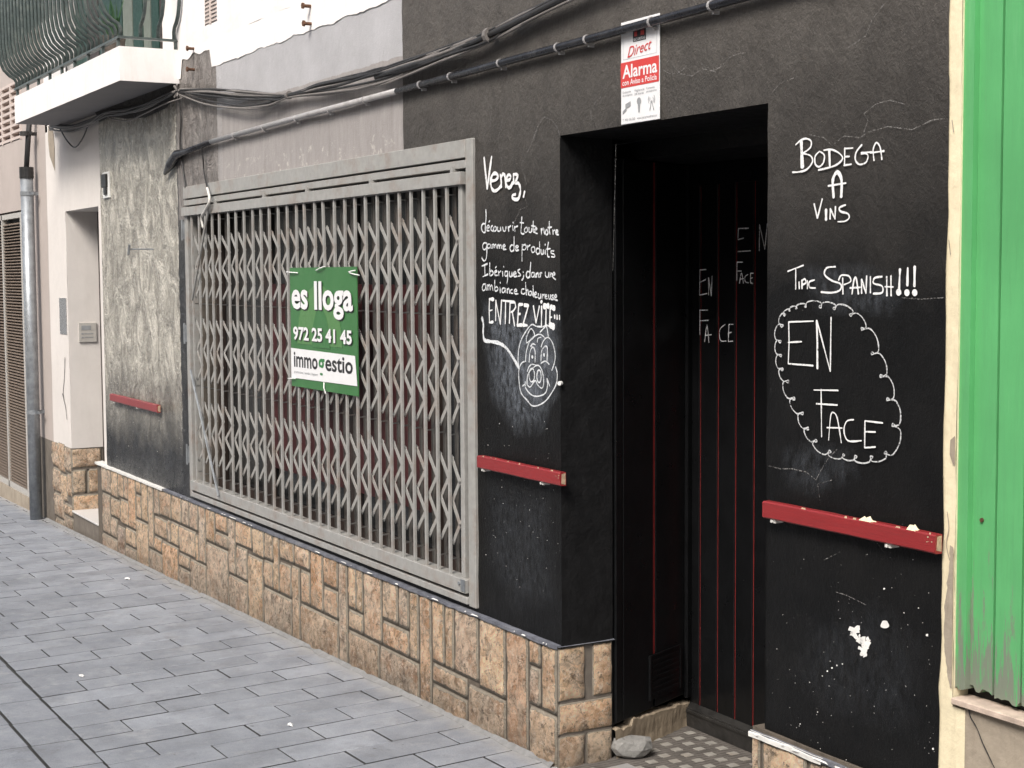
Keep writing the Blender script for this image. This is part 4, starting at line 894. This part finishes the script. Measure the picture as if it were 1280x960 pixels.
# ================================================================== RED RAILS
def red_rail(pl, pr, label, br, raw=.012):
    yf = -.034; A = on_y(*pl, yf); B = on_y(*pr, yf); x0, x1 = A.x, B.x; z0, z1 = A.z-.044, A.z
    t = thing('wall_rail', label, 'wooden rail', (x0, -.02, z0), 'short red wooden rails fixed to the facade')
    k = MB(); n = max(6, int((x1-x0)/.04)); rnd = random.Random(int(x0*10)); prev = None
    for i in range(n+1):     # hand-sawn board, slightly wavy edges
        x = x0+(x1-x0)*i/n; w1 = .0015*noise.noise(Vector((x*9, 1, 0))); w2 = .0015*noise.noise(Vector((x*9, 7, 0))); c = .0035
        ring = [(x, -.012, z0+w1), (x, yf+c, z0+w1), (x, yf, z0+c+w1), (x, yf, z1-c+w2), (x, yf+c, z1+w2), (x, -.012, z1+w2)]
        if prev:
            for j in range(6): k.quad(prev[j], ring[j], ring[(j+1) % 6], prev[(j+1) % 6])
        else: k.quad(*ring)
        prev = ring
    k.quad(*prev[::-1]); part(k, 'board', MT['redwood'], t)
    k = MB(); k.quad((x1+.0004, -.014, z0+.004), (x1+.0004, -.014, z1-.003), (x1+.0004, yf+.006, z1-.005), (x1+.0004, yf+.004, z0+.008)); part(k, 'worn_end', MT['rawwood'], t)
    for xx in br:
        k = MB(); k.box((xx, -.026, z0-.010), (xx+.020, .002, z0+.001)); k.tube([(xx+.010, -.030, z0-.005), (xx+.010, -.026, z0-.005)], .0045, 6); part(k, 'bracket', MT['whitepaint'], t)
    k = MB()
    for j in range(7):
        xx = rnd.uniform(x0, x1-.02); L = rnd.uniform(.006, .022); k.quad((xx, yf+.0012, z1-.0035), (xx+L, yf+.0012, z1-.0030), (xx+L*.8, yf+.0040, z1+.0022), (xx+L*.2, yf+.0036, z1+.0020))
    for j in range(4):
        xx = x1-rnd.uniform(.004, .03); zz = rnd.uniform(z0+.006, z1-.01); q = rnd.uniform(.002, .005)
        k.quad((xx, yf-.0005, zz), (xx+q, yf-.0005, zz+.001), (xx+q*.8, yf-.0005, zz+q), (xx-.001, yf-.0005, zz+q*.7))
    o = part(k, 'bare_chips', MT['rawwood'], t); o['kind'] = 'stuff'
    return t, z1
red_rail((596, 569), (700, 588), 'red wooden rail on the black pier between the window grille and the doorway', (-.47, -.07))
R3, RZ = red_rail((953, 626), (1169, 665), 'longest and nearest red wooden rail, right of the doorway under the chalk cloud', (1.10, 1.52))
def crumb(px, w, h, seed):
    x = on_y(px, 660, -.02).x; rnd = random.Random(seed); k = MB(); top = [(x+w*u, -.024+rnd.uniform(-.004, .004), RZ+h*v*rnd.uniform(.7, 1.1)) for u, v in ((0, .1), (.18, .9), (.35, .6), (.6, .95), (.8, .45), (1, .1))]
    for a_, b_ in zip(top, top[1:]):
        k.quad((a_[0], -.033, RZ-.001), (b_[0], -.033, RZ-.001), b_, a_); k.quad((a_[0], -.013, RZ-.001), a_, b_, (b_[0], -.013, RZ-.001))
    part(k, 'plaster_flake', MT['cream'], R3)
crumb(1078, .05, .012, 1); crumb(1138, .03, .016, 2)
red_rail((137, 492), (196, 505), 'faded red wooden rail on the silvery left pier, left of the window grille', (-5.25, -4.75))
# ================================================================== CONDUIT AND CABLES
cd_ = thing('conduit', 'round electrical conduit along the facade, grey over the window, black towards the doorway', 'pipe', (-1, -.03, 2.3))
YC = -.024
def cpt(px, py, y=YC): return on_y(px, py, y)
zc = lambda x: 2.292+.0095*(x+1.11)
k = MB(); k.tube([(-3.30, YC, zc(-3.30)), (-2.2, YC, zc(-2.2)+.003), (-1.122, YC, zc(-1.122))], .0125, 12); part(k, 'grey_tube', MT['pvc'], cd_, smooth=True)
k = MB(); k.tube([(-1.122, YC, zc(-1.122)), (-.4, YC, zc(-.4)), (.3, YC, zc(.3)), (1.0, YC, zc(1.0)), (1.66, YC, zc(1.66))], .0125, 12); part(k, 'black_tube', MT['pvcdark'], cd_, smooth=True)
a = cpt(206, 217); b_ = cpt(221, 193); c = cpt(250, 184)
k = MB(); k.tube([a, a.lerp(b_, .5), b_, b_.lerp(c, .4), (-3.30, YC, zc(-3.30))], [.010, .027, .024, .015, .013], 10); part(k, 'black_elbow', MT['pvcdark'], cd_, smooth=True)
for x in (-2.95, -2.55, -2.15, -1.78, -1.42, -.92, -.68, -.32, .05, .22, .56, .84, 1.3):
    k = MB(); z = zc(x); k.tube([(x-.004, YC, z), (x+.004, YC, z)], .0148, 12); k.box((x-.004, -.02, z-.022), (x+.004, .0, z-.012)); part(k, 'clip', MT['pvc'] if x < .7 else MT['pvc'], cd_)
cb = thing('cable_bundle', 'sagging bundle of old black and grey cables strung along the facade over the window', 'cable', (-2, -.03, 2.45))
main = [(222, 113), (262, 114), (300, 116), (360, 118), (400, 108), (450, 97), (505, 80), (560, 60), (605, 42), (650, 22), (700, -3), (780, -40)]
low = [(222, 116), (258, 127), (300, 133), (335, 130), (362, 121), (420, 113), (470, 104), (505, 92), (560, 72), (610, 52), (650, 30), (700, 4), (780, -33)]
midl = [(222, 114), (262, 120), (310, 122), (345, 124), (362, 119), (420, 105), (470, 92), (505, 86), (560, 66), (605, 46), (650, 25), (700, 0), (780, -37)]
def cable(path, r, mat, seed, spread=3.0, y=-.028, par=cb, name='cable'):
    rnd = random.Random(seed); pts = []
    off = (rnd.uniform(-1, 1))*spread*.5
    for i, (px, py) in enumerate(path):
        sc = .5 if px in (222, 360, 362, 605, 610) else 1
        pts.append(on_y(px, py+off*sc+rnd.uniform(-.35, .35)*spread*sc, y-rnd.uniform(0, .016)))
    k = MB(); k.tube(catmull(pts, 6), r*.85, 6); return part(k, name, mat, par, smooth=True)
for i in range(5): cable(main, .0055+.0012*(i % 3), MT['rubber'] if i % 2 else MT['cablegrey'], i, 5)
for i in range(3): cable(low, .0055, MT['rubber'] if i == 1 else MT['cablegrey'], 20+i, 5)
for i in range(4): cable(midl, .006, MT['rubber'], 30+i, 7)
thick = [(470, 95), (505, 86), (560, 67), (605, 47), (650, 26), (700, 0), (780, -37)]
for i in range(2): cable(thick, .0125, MT['rubber'], 40+i, 7)
for px, py in ((361, 119), (612, 44)):
    p = on_y(px, py, -.036); k = MB(); k.tube([p+Vector((-.01, 0, 0)), p+Vector((.01, 0, 0))], .026 if px > 500 else .018, 10); part(k, 'tie_wrap', MT['cablegrey'], cb)
under = [(222, 113), (205, 121), (180, 132), (155, 140), (133, 141), (112, 152), (88, 160), (62, 158)]
for i in range(7): cable(under, .0055+.001*(i % 3), MT['rubber'] if i % 3 else MT['cablegrey'], 50+i, 6, y=-.03)
cable([(228, 122), (205, 130), (180, 142), (160, 150), (140, 148), (133, 143)], .005, MT['cablegrey'], 70, 2)
cable([(75, 161), (84, 176), (94, 184), (104, 172), (110, 156)], .0055, MT['rubber'], 71, 1)
k = MB(); k.tube(catmull([cpt(252, 183, -.03), cpt(254, 200, -.02), cpt(255, 215, -.015), cpt(259, 235, -.035)], 5), .004, 6); part(k, 'thin_drop_wire', MT['rubber'], cb, smooth=True)
k = MB(); k.tube(catmull([cpt(259, 235, -.035), cpt(262, 250, -.045), cpt(257, 262, -.045), cpt(252, 272, -.035), cpt(254, 285, -.03)], 5), .007, 6); part(k, 'white_wire_end', MT['cablewhite'], cb, smooth=True)
k = MB(); k.tube(catmull([cpt(223, 118, -.012), cpt(226, 150, -.010), cpt(225, 180, -.010), cpt(229, 215, -.010), cpt(232, 235, -.012)], 5), .005, 6); part(k, 'thin_drop_wire', MT['iron'], cb, smooth=True)
k = MB(); p = on_y(223, 114, -.035)
for j in range(6):
    a_ = j*1.05; k.tube([p, p+Vector((.05*math.cos(a_), -.015, .035*math.sin(a_)))], .006, 5)
part(k, 'taped_joint', MT['cablegrey'], cb)
# ================================================================== SMALL WALL FIXINGS ON THE LEFT PIER
kb = thing('entry_switch', 'small white wall plate holding a black key switch, high on the shiny left pier', 'switch', (-5.37, -.01, 2.09))
k = MB(); k.box((-5.44, -.012, 2.085), (-5.30, .002, 2.245)); part(k, 'plate', MT['plasticwhite'], kb, bevel=.003)
k = MB(); k.box((-5.425, -.026, 2.15), (-5.315, -.0125, 2.232)); k.box((-5.385, -.024, 2.105), (-5.325, -.0125, 2.152)); part(k, 'switch_body', MT['plasticblack'], kb, bevel=.004)
k = MB(); k.tube([on_y(192, 311.5, -.002), on_y(192, 311.5, -.002)+Vector((0, -.14, 0))], .0045, 6); q = on_y(192, 311.5, -.002)+Vector((0, -.14, 0)); k.tube([q+Vector((-.015, .0, -.03)), q+Vector((.01, -.0, .025))], .008, 6)
tag(k.build('wall_hook', MT['zinc']), 'thin metal hook sticking out of the shiny left pier', 'hook')
for i, (px, py, lab) in enumerate([(240, 61, 'upper rusty bolt beside the balcony'), (240, 87, 'lower rusty bolt beside the balcony'), (386, 8, 'topmost rusty bolt over the window'), (387, 30, 'lower rusty bolt with a stain over the window')]):
    k = MB(); p = on_y(px+3, py, 0); k.tube([p, p+Vector((-.0, -.034, 0))], .008, 6); k.tube([p+Vector((0, -.034, 0)), p+Vector((0, -.042, 0))], .014, 6)
    tag(k.build('bolt', MT['rust']), lab+', sticking out of the white wall', 'bolt')
# ================================================================== PLASTER HOUSE (left door, first floor, balcony)
hs_ = thing('plaster_house', 'white plaster house with green balcony and recessed street door left of the black shop', 'building', (-6, 0, 0))
def zlow(x):
    if -3.83 < x < -3.34: return 2.74+.03*noise.noise(Vector((x*9, 0, 0)))
    return 2.645+.012*noise.noise(Vector((x*7, 0, 0)))+.006*noise.noise(Vector((x*25, 0, 0)))
k = MB(); grid_wall(k, (-7.0, -1.122), (2.78, 6.2), -.002, [(-6.35, -4.15, 2.82, 5.0), (-3.42, -3.24, 2.86, 3.12)], .003, step=.12)
n0 = 0
xs_ = [-3.9+i*.03 for i in range(int((3.9-1.122)/.03)+1)]+[-1.122]
for a, b_ in zip(xs_, xs_[1:]): k.quad((a, -.0035, zlow(a)), (b_, -.0035, zlow(b_)), (b_, -.002, 2.782), (a, -.002, 2.782))
k.box((-7.0, .015, 2.62), (-6.37, .3, 6.2)); k.box((-6.37, .015, 2.62), (-4.13, .3, 2.79)); k.box((-4.13, .015, 2.79), (-1.13, .3, 6.2)); k.box((-6.37, .015, 5.0), (-4.13, .3, 6.2))
k.build('upper_wall', MT['white'], hs_)
k = MB()
grid_wall(k, (-7.0, -6.467), (.42, 2.62), 0, [], .001, step=.15); k.quad((-6.467, 0, 2.045), (-5.60, 0, 2.045), (-5.60, 0, 2.62), (-6.467, 0, 2.62)); k.quad((-5.60, 0, .398), (XL, 0, .398), (XL, 0, 2.62), (-5.60, 0, 2.62))
k.quad((-6.467, 0, .42), (-6.467, .25, .42), (-6.467, .25, 2.045), (-6.467, 0, 2.045)); k.quad((-6.467, 0, 2.045), (-6.467, .25, 2.045), (-5.60, .25, 2.045), (-5.60, 0, 2.045)); k.quad((-5.60, 0, .398), (-5.60, 0, 2.045), (-5.60, .25, 2.045), (-5.60, .25, .398))
k.box((-7.0, .02, .42), (-6.47, .3, 2.62)); k.box((-6.47, .02, 2.05), (XL, .3, 2.62))
k.build('lower_wall', MT['house'], hs_)
k = MB(); k.box((-6.465, .215, -.02), (-5.602, .25, 2.044)); hd = k.build('street_door', MT['housedoor'], hs_)
k = MB(); k.box((-6.465, -.0, -.22), (-5.762, .24, -.02)); k.build('door_step', MT['greycement'], hs_)
k = MB(); k.box((-6.462, -.012, -.0195), (-5.762, .213, -.008)); k.build('step_tread', simple('pale_marble', (.62, .6, .58), .4, var=.08), hs_, bevel=.002)
st = MB(); st.box((-7.05, .004, -.3), (-6.475, .29, .418)); st_o = st.build('stone_base', MT['greycement'], hs_)
fq = Z1(0, 560, 8)
for a, b_, z0, z1, c in ((-7.05, -6.86, .24, .43, GRY), (-6.858, -6.66, .22, .44, BRN), (-6.658, -6.475, .24, .425, GRY), (-7.04, -6.80, .06, .238, GRY), (-6.798, -6.62, .02, .218, TAN), (-6.618, -6.475, .07, .238, BRN), (-7.03, -6.72, -.12, .058, GRY), (-6.718, -6.475, -.07, .018, BRN), (-7.0, -6.74, -.25, -.122, GRY), (-6.738, -6.475, -.25, -.072, GRY)):
    stone(st_o, (a, .004), UX, b_-a, z0, z1, NY, c, bulge=.016)
for a, b_, z0, z1, c in ((-.008, .21, .275, .425, BRN), (-.008, .10, .10, .272, (.30, .26, .19)), (.102, .21, .10, .272, BRN), (-.008, .21, -.06, .097, (.42, .29, .17))):
    stone(st_o, (-6.475, a), UY, b_-a, z0, z1, NX, c, bulge=.012)
k = MB(); k.box((-6.70, -.004, 1.205), (-6.50, .002, 1.455)); k.build('meter_cover', MT['steel'], hs_)['label'] = 'narrow shiny steel cover set in the white pier'
k = MB(); k.box((-6.468, .068, 1.15), (-6.456, .19, 1.285)); ic = k.build('intercom', MT['louvreframe'], hs_, bevel=.002)
k = MB(); k.box((-6.4562, .085, 1.235), (-6.4545, .15, 1.265))
for z in (1.205, 1.18):
    k.box((-6.4562, .085, z), (-6.4540, .098, z+.009)); k.box((-6.4562, .105, z+.002), (-6.4548, .165, z+.007))
k.build('button_panel', MT['signgrey'], ic)
# scar in the pier
k = MB(); strokes(k, F1, S_("81,447 80.5,470 79,488 79.5,498 82,510 83.5,524;78,492 80,500"), .012, y=-.0025); k.build('plaster_scar', MT['iron'], hs_)
k = MB(); pts = [on_y(*p, -.003) for p in [(60, 157), (66, 160), (68, 185), (68.5, 214), (62, 195), (60, 175)]]; k.quad(*pts[::-1]); k.build('grey_render_tongue', MT['cement'], hs_)
# wall grille (vent) high on the white wall
k = MB(); k.box((-3.42, .05, 2.86), (-3.24, .06, 3.12)); va = k.build('wall_vent', MT['greycement'], hs_)
for i in range(13):
    k = MB(); z = 2.868+i*.0195; k.box((-3.42, -.004, z), (-3.24, .03, z+.009)); k.build('vent_slat', MT['pinkslat'], va)
k = MB(); k.box((-3.345, -.006, 2.86), (-3.325, .03, 3.12)); k.build('vent_post', MT['pinkslat'], va)
# balcony
BX0, BX1, BY = -6.46, -3.875, -.318
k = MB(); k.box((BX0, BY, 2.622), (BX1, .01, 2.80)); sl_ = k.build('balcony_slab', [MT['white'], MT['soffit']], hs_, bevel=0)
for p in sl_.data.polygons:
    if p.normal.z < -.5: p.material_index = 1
# rough dark render hanging under the slab
k = MB(); prof = [(-5.5, 2.56), (-5.25, 2.575), (-4.9, 2.53), (-4.5, 2.50), (-4.1, 2.515), (-3.92, 2.56)]
for (a, za), (b_, zb) in zip(prof, prof[1:]):
    k.quad((a, -.006, za), (b_, -.006, zb), (b_, -.03, 2.622), (a, -.03, 2.622))
k.build('rough_render_band', simple('dark_render', (.035, .032, .03), .9, var=.4, scale=20, bump=.9, bscale=40, bd=.02), hs_)
_ = 0; rl = MB(); yR = BY+.012; xR_ = BX1-.012; zR = 2.848
rl.bar((BX0, yR, zR), (xR_, yR, zR), .012, .03, Vector((0, 1, 0))); rl.bar((xR_, yR-.015, zR), (xR_, 0, zR), .012, .026, Vector((1, 0, 0)))
ro = rl.build('railing', MT['rail'], hs_)
def baluster(x, y, ox, oy, name='baluster'):
    k = MB(); u = Vector((ox, oy, 0)); b0 = Vector((x, y, 2.80 if False else zR-.004))
    prof = [(0, 0), (0, .05), (.012, .072), (.045, .092), (.078, .125), (.1, .175), (.112, .25), (.116, .5), (.10, .75), (.03, .95), (0, 1.0)]
    k.tube([b0+u*a+Vector((0, 0, z)) for a, z in prof], 0.0105, 8); return k.build(name, MT['rail'], ro, smooth=True)
nb = 27
for i in range(nb+1):
    x = BX0+.02+(xR_-BX0-.02)*i/nb; baluster(x, yR, 0 if i < nb else .0, -1)
for y in (-.20, -.105, -.02): baluster(xR_, y, 1, 0)
k = MB()
for i in range(9): x = BX0+.05+i*.31; k = MB(); k.box((x-.008, yR-.008, 2.80), (x+.008, yR+.008, zR-.006)); k.build('rail_foot', MT['rail'], ro)
k = MB(); k.box((xR_-.008, -.02, 2.80), (xR_+.008, -.008, zR-.006)); k.build('rail_foot', MT['rail'], ro)
k = MB(); k.box((BX0, yR-.012, zR+.99), (xR_, yR+.012, zR+1.01)); k.box((xR_-.012, yR, zR+.991), (xR_+.012, 0, zR+1.009)); k.build('handrail', MT['rail'], ro)
# balcony doorway with green shutters
k = MB(); k.box((-6.36, .12, 2.80), (-4.15, .15, 5.0)); bd_ = k.build('balcony_door', MT['dark'], hs_)
for a, b_, mt_ in ((-6.3, -6.02, 'greendk'), (-6.0, -5.72, 'winframe'), (-5.70, -5.42, 'greendk'), (-5.40, -5.17, 'greendk'), (-5.15, -4.95, 'greensh'), (-4.93, -4.74, 'greendk'), (-4.72, -4.58, 'greensh'), (-4.56, -4.42, 'greendk'), (-4.40, -4.30, 'winframe'), (-4.28, -4.17, 'greensh')):
    k = MB(); k.box((a, .06, 2.83), (b_, .10, 4.9)); k.build('shutter', MT[mt_], bd_)
k = MB(); rnd = random.Random(2)
pc = Vector((-4.42, -.20, 2.86))
for i in range(26):
    a_ = rnd.uniform(0, 6.28); L = rnd.uniform(.12, .30); t_ = rnd.uniform(.25, 1.0)
    d = Vector((math.cos(a_)*t_, math.sin(a_)*t_*.35, 1)).normalized(); s_ = d.cross(Vector((0, 1, 0))).normalized()*.016
    b0 = pc+Vector((rnd.uniform(-.1, .1), 0, .06)); tip = b0+d*L+Vector((0, 0, -L*.2*t_)); md = b0+d*L*.5
    k.quad(b0-s_*.5, b0+s_*.5, md+s_, md-s_); k.quad(md-s_, md+s_, tip)
pt = thing('potted_plant', 'spiky green plant in a pot on the balcony behind the railing', 'plant', pc)
part(k, 'foliage', MT['leaf'], pt)
k = MB(); k.tube([pc+Vector((0, 0, -.058)), pc+Vector((0, 0, .07))], [.05, .07], 12); part(k, 'pot', simple('grey_pot', (.12, .10, .085), .8), pt)
# ================================================================== BEIGE BUILDING FAR LEFT
pk = thing('beige_building', 'beige rendered building with brown louvred gate at the left edge', 'building', (-8.5, 0, 0))
GXR = -7.845
k = MB()
k.quad((-14, .0, 2.11), (-7.0, .0, 2.11), (-7.0, .0, 2.64), (-14, .0, 2.64)); k.quad((-14, 0, 3.08), (-7.0, 0, 3.08), (-7.0, 0, 6.2), (-14, 0, 6.2)); k.quad((-7.78, 0, 2.64), (-7.0, 0, 2.64), (-7.0, 0, 3.08), (-7.78, 0, 3.08)); k.quad((-14, 0, 2.64), (-9.6, 0, 2.64), (-9.6, 0, 3.08), (-14, 0, 3.08))
k.quad((GXR, 0, .42), (-7.0, 0, .42), (-7.0, 0, 2.11), (GXR, 0, 2.11)); k.box((-14, 0.001, -.4), (-11.0, .3, 2.11)); k.box((-14, .1, 2.11), (-7.01, .3, 6.2)); k.box((GXR+.01, .005, .43), (-7.01, .3, 2.11))
k.build('wall', MT['pink'], pk)
k = MB(); k.box((GXR-.0, -.002, -.3), (-7.02, .2, .42)); k.build('cement_base', MT['greycement'], pk)
gt = MB(); gt.box((-11, .06, -.09), (GXR, .07, 2.095)); gto = gt.build('louvred_gate', MT['dark'], pk)
k = MB()
for x0, x1 in ((-7.90, GXR), (-8.60, -8.565), (-9.30, -9.265), (-10.0, -9.965)): k.box((x0, -.004, -.09), (x1, .04, 2.095))
k.box((-11, -.004, 2.055), (-7.9, .04, 2.094)); k.box((-11, -.004, -.09), (-7.9, .04, -.045)); k.build('gate_frame', MT['louvreframe'], gto)
k = MB()
for i in range(88):
    z = -.035+i*.0235
    k.quad((-11, .002, z), (-7.9, .002, z), (-7.9, .03, z+.016), (-11, .03, z+.016)); k.quad((-11, .002, z-.003), (-7.9, .002, z-.003), (-7.9, .002, z), (-11, .002, z))
o = k.build('louvre_slats', MT['louvre'], gto); o['kind'] = 'stuff'
k = MB(); k.box((-11, -.01, -.35), (GXR, .1, -.092)); k.build('gate_threshold', MT['cement'], pk)
k = MB(); k.box((-9.6, .08, 2.64), (-7.78, .1, 3.08)); vo = k.build('upper_vent', MT['dark'], pk)
for i in range(9):
    k = MB(); z = 2.648+i*.052; k.box((-9.6, -.006, z), (-7.78, .05, z+.020)); k.build('vent_slat', MT['pinkslat'], vo)
for x in (-7.80, -8.13, -8.46, -8.8):
    k = MB(); k.box((x, -.008, 2.64), (x+.035, .05, 3.08)); k.build('vent_post', MT['pinkslat'], vo)
# drain pipe
PX, PY = -7.272, -.078
dp = thing('drainpipe', 'galvanised steel pipe standing on the pavement, black cables entering its top', 'pipe', (PX, PY, gz(PX)))
ptop = on_x(33, 222, PX).z
k = MB(); k.tube([(PX, PY, gz(PX)-.01), (PX, PY, ptop)], .0455, 18); part(k, 'tube', MT['zinc'], dp, smooth=True)
k = MB(); k.tube([(PX, PY, ptop-.005), (PX, PY, ptop+.075)], .051, 16); part(k, 'cap', MT['plasticblack'], dp)
for j, o_ in enumerate((-.018, .018)):
    k = MB(); k.tube([(PX+o_, PY, ptop+.07), (PX+o_*1.2, PY+.02, ptop+.3), (PX+.03+o_, PY+.045, ptop+.62)], .015, 8); part(k, 'cable', MT['rubber'], dp, smooth=True)
for z in (ptop-.13, .60, ptop+.30):
    k = MB(); k.tube([(PX, PY, z), (PX, PY, z+.03)], .049 if z < ptop else .04, 16); k.box((PX-.01, PY+.03, z+.003), (PX+.012, .004, z+.027)); k.box((PX+.03, PY+.02, z+.005), (PX+.095, PY+.028, z+.025)); part(k, 'bracket', MT['zinc'] if z < ptop else MT['iron'], dp)
# ================================================================== CREAM BUILDING WITH GREEN DOOR (right)
cr = thing('cream_building', 'cream plastered wall with a weathered green plank door at the right edge', 'building', (2, 0, 0))
GD = .020
gx = lambda px, py=500: on_y(px, py, GD).x
RX = on_y(1196, 700, .009).x
k = MB(); grid_wall(k, (1.66, RX), (.62, 3.4), .0035, [], .002, step=.035, jit=lambda x, z, l, r: (x+(.003*noise.noise(Vector((2, 0, z*14))) if r else 0), z))
grid_wall(k, (1.66, 1.752), (-.1, .62), .0035, [], .002, step=.035)
k.quad((RX, .0035, .62), (RX, .05, .62), (RX, .05, 3.4), (RX, .0035, 3.4)); k.box((1.66, .02, -.1), (RX-.003, .3, 6.2)); k.quad((1.66, .003, 3.4), (6, .003, 3.4), (6, .003, 6.2), (1.66, .003, 6.2)); k.quad((3.4, .003, -.1), (8, .003, -.1), (8, .003, 3.4), (3.4, .003, 3.4))
k.build('wall', MT['cream'], cr)
k = MB(); grid_wall(k, (1.75, 3.4), (-.1, .628), .006, [], .004, step=.05); k.build('cement_wall', MT['cement'], cr)
k = MB()
pz = [(1188, 680), (1196, 690), (1197, 720), (1197, 800), (1195, 850), (1192, 868), (1187, 855), (1183, 835), (1180, 800), (1181, 760), (1184, 730), (1186, 705)]
pz2 = []; rnd = random.Random(8)
for (x0_, y0_), (x1_, y1_) in zip(pz, pz[1:]+pz[:1]):
    for t_ in range(5): pz2.append((x0_+(x1_-x0_)*t_/5+rnd.uniform(-1, 1), y0_+(y1_-y0_)*t_/5+rnd.uniform(-1.5, 1.5)))
k.poly([Vector((min(q.x, RX-.0005), q.y, q.z)) for q in [on_y(x, y, -.0015) for x, y in pz2]][::-1])
k.build('bare_patch', MT['cement'], cr); k = MB()
k.poly([Vector((min(q.x, RX-.0005), q.y, q.z)) for q in [on_y(x, y, -.0015) for x, y in [(1188, 550), (1196, 545), (1197, 582), (1191, 580), (1187, 568)]]][::-1])
k.build('bare_patch', MT['cement'], cr)
k = MB(); strokes(k, F1, S_("1211,886 1213,896 1221,910 1228,928 1236,945 1244,962"), .0042, y=.0005); k.build('crack', MT['iron'], cr)
k = MB(); strokes(k, F1, S_("1184,640 1186,660 1183,680 1187,700;1190,150 1192,165;1186,300 1188,318"), .003, y=.0005); k.build('hairline', MT['cement'], cr)
gd = MB(); gd.box((RX, GD+.03, .60), (3.4, GD+.06, 3.4)); gdo = gd.build('green_door', MT['dark'], cr)
def plank(x0, x1, yf, zb, mat, name='plank', seed=0, rag=.0):
    rnd = random.Random(seed); n = 7; k = MB(); xs = [x0+(x1-x0)*i/n for i in range(n+1)]; zb_ = [zb+(rnd.uniform(0, rag) if rag else 0) for _ in xs]
    for a, b_, za, zb2 in zip(xs, xs[1:], zb_, zb_[1:]):
        k.quad((a, yf, za), (b_, yf, zb2), (b_, yf, 3.39), (a, yf, 3.39)); k.quad((a, yf, za), (a, yf+.028, za), (b_, yf+.028, zb2), (b_, yf, zb2))
    k.quad((x0, yf, zb_[0]), (x0, yf, 3.39), (x0, yf+.028, 3.39), (x0, yf+.028, zb_[0])); k.quad((x1, yf, zb_[-1]), (x1, yf+.028, zb_[-1]), (x1, yf+.028, 3.39), (x1, yf, 3.39))
    return k.build(name, MT[mat], gdo)
e = [gx(1206, 0)-.004, gx(1226, 100), gx(1247.5, 100), gx(1249.5, 100)]
plank(RX-.002, gx(1213, 700), GD-.011, .655, 'green', 'door_stile', 1, .012)
plank(gx(1213, 700)+.0005, gx(1241, 700), GD+.004, .66, 'green', 'plank', 2, .014)
plank(gx(1244, 700), gx(1276, 700), GD+.004, .655, 'green', 'plank', 3, .014)
x = gx(1278.5, 700)
for i in range(9):
    plank(x, x+.075, GD+.004, .655, 'green', 'plank', 10+i, .012); x += .079
k = MB(); k.box((RX+.006, GD-.03, .628), (3.4, GD+.03, .643)); k.build('sill_board', simple('weathered_sill_wood', (.5, .4, .33), .8, var=.25, scale=25), cr, bevel=.002)
k = MB(); p = on_y(1228, 650, GD+.003); k.tube([p, p+Vector((0, -.004, 0))], .005, 8); k.build('nail', MT['rust'], gdo)
# ================================================================== LOOSE ROCK
ROCK = Vector((.040, .262, 0)); rk = bmesh.new(); bmesh.ops.create_icosphere(rk, subdivisions=2, radius=1)
for v in rk.verts:
    q = v.co.copy(); s_ = 1+.28*noise.noise(q*1.6+Vector((4, 1, 2)))
    v.co = Vector((q.x*.070*s_+.02*q.y, q.y*.048*s_, max(-.8, min(.62, q.z))*.042*s_*1.1))
bmesh.ops.recalc_face_normals(rk, faces=rk.faces)
me = bpy.data.meshes.new('rock'); rk.to_mesh(me); rk.free(); me.materials.append(MT['rock'])
ro_ = link('rock', me); ro_.location = (ROCK.x, ROCK.y, .036); ro_.rotation_euler = (.05, .04, R(62)); tag(ro_, 'loose grey rock lying on the tiled threshold against the doorway corner', 'rock')
# ================================================================== OPPOSITE SIDE OF THE STREET (behind the camera; unseen building added to block and shape skylight)
op = thing('added_opposite_building', 'unseen building added across the street to block sky and shape facade reflections', 'building', (0, -6.5, 0))
k = MB(); k.box((-11, -9, -.4), (12, -6.6, 5.6)); k.build('wall', MT['opp'], op)
for x in range(-10, 12, 3):
    for z in (.0, 3.0):
        k = MB(); k.box((x, -6.6, z+.1), (x+1.1, -6.56, z+2.2)); k.build('window', MT['oppwin'], op)
print('pavers', cnt, 'objects', len(bpy.data.objects))
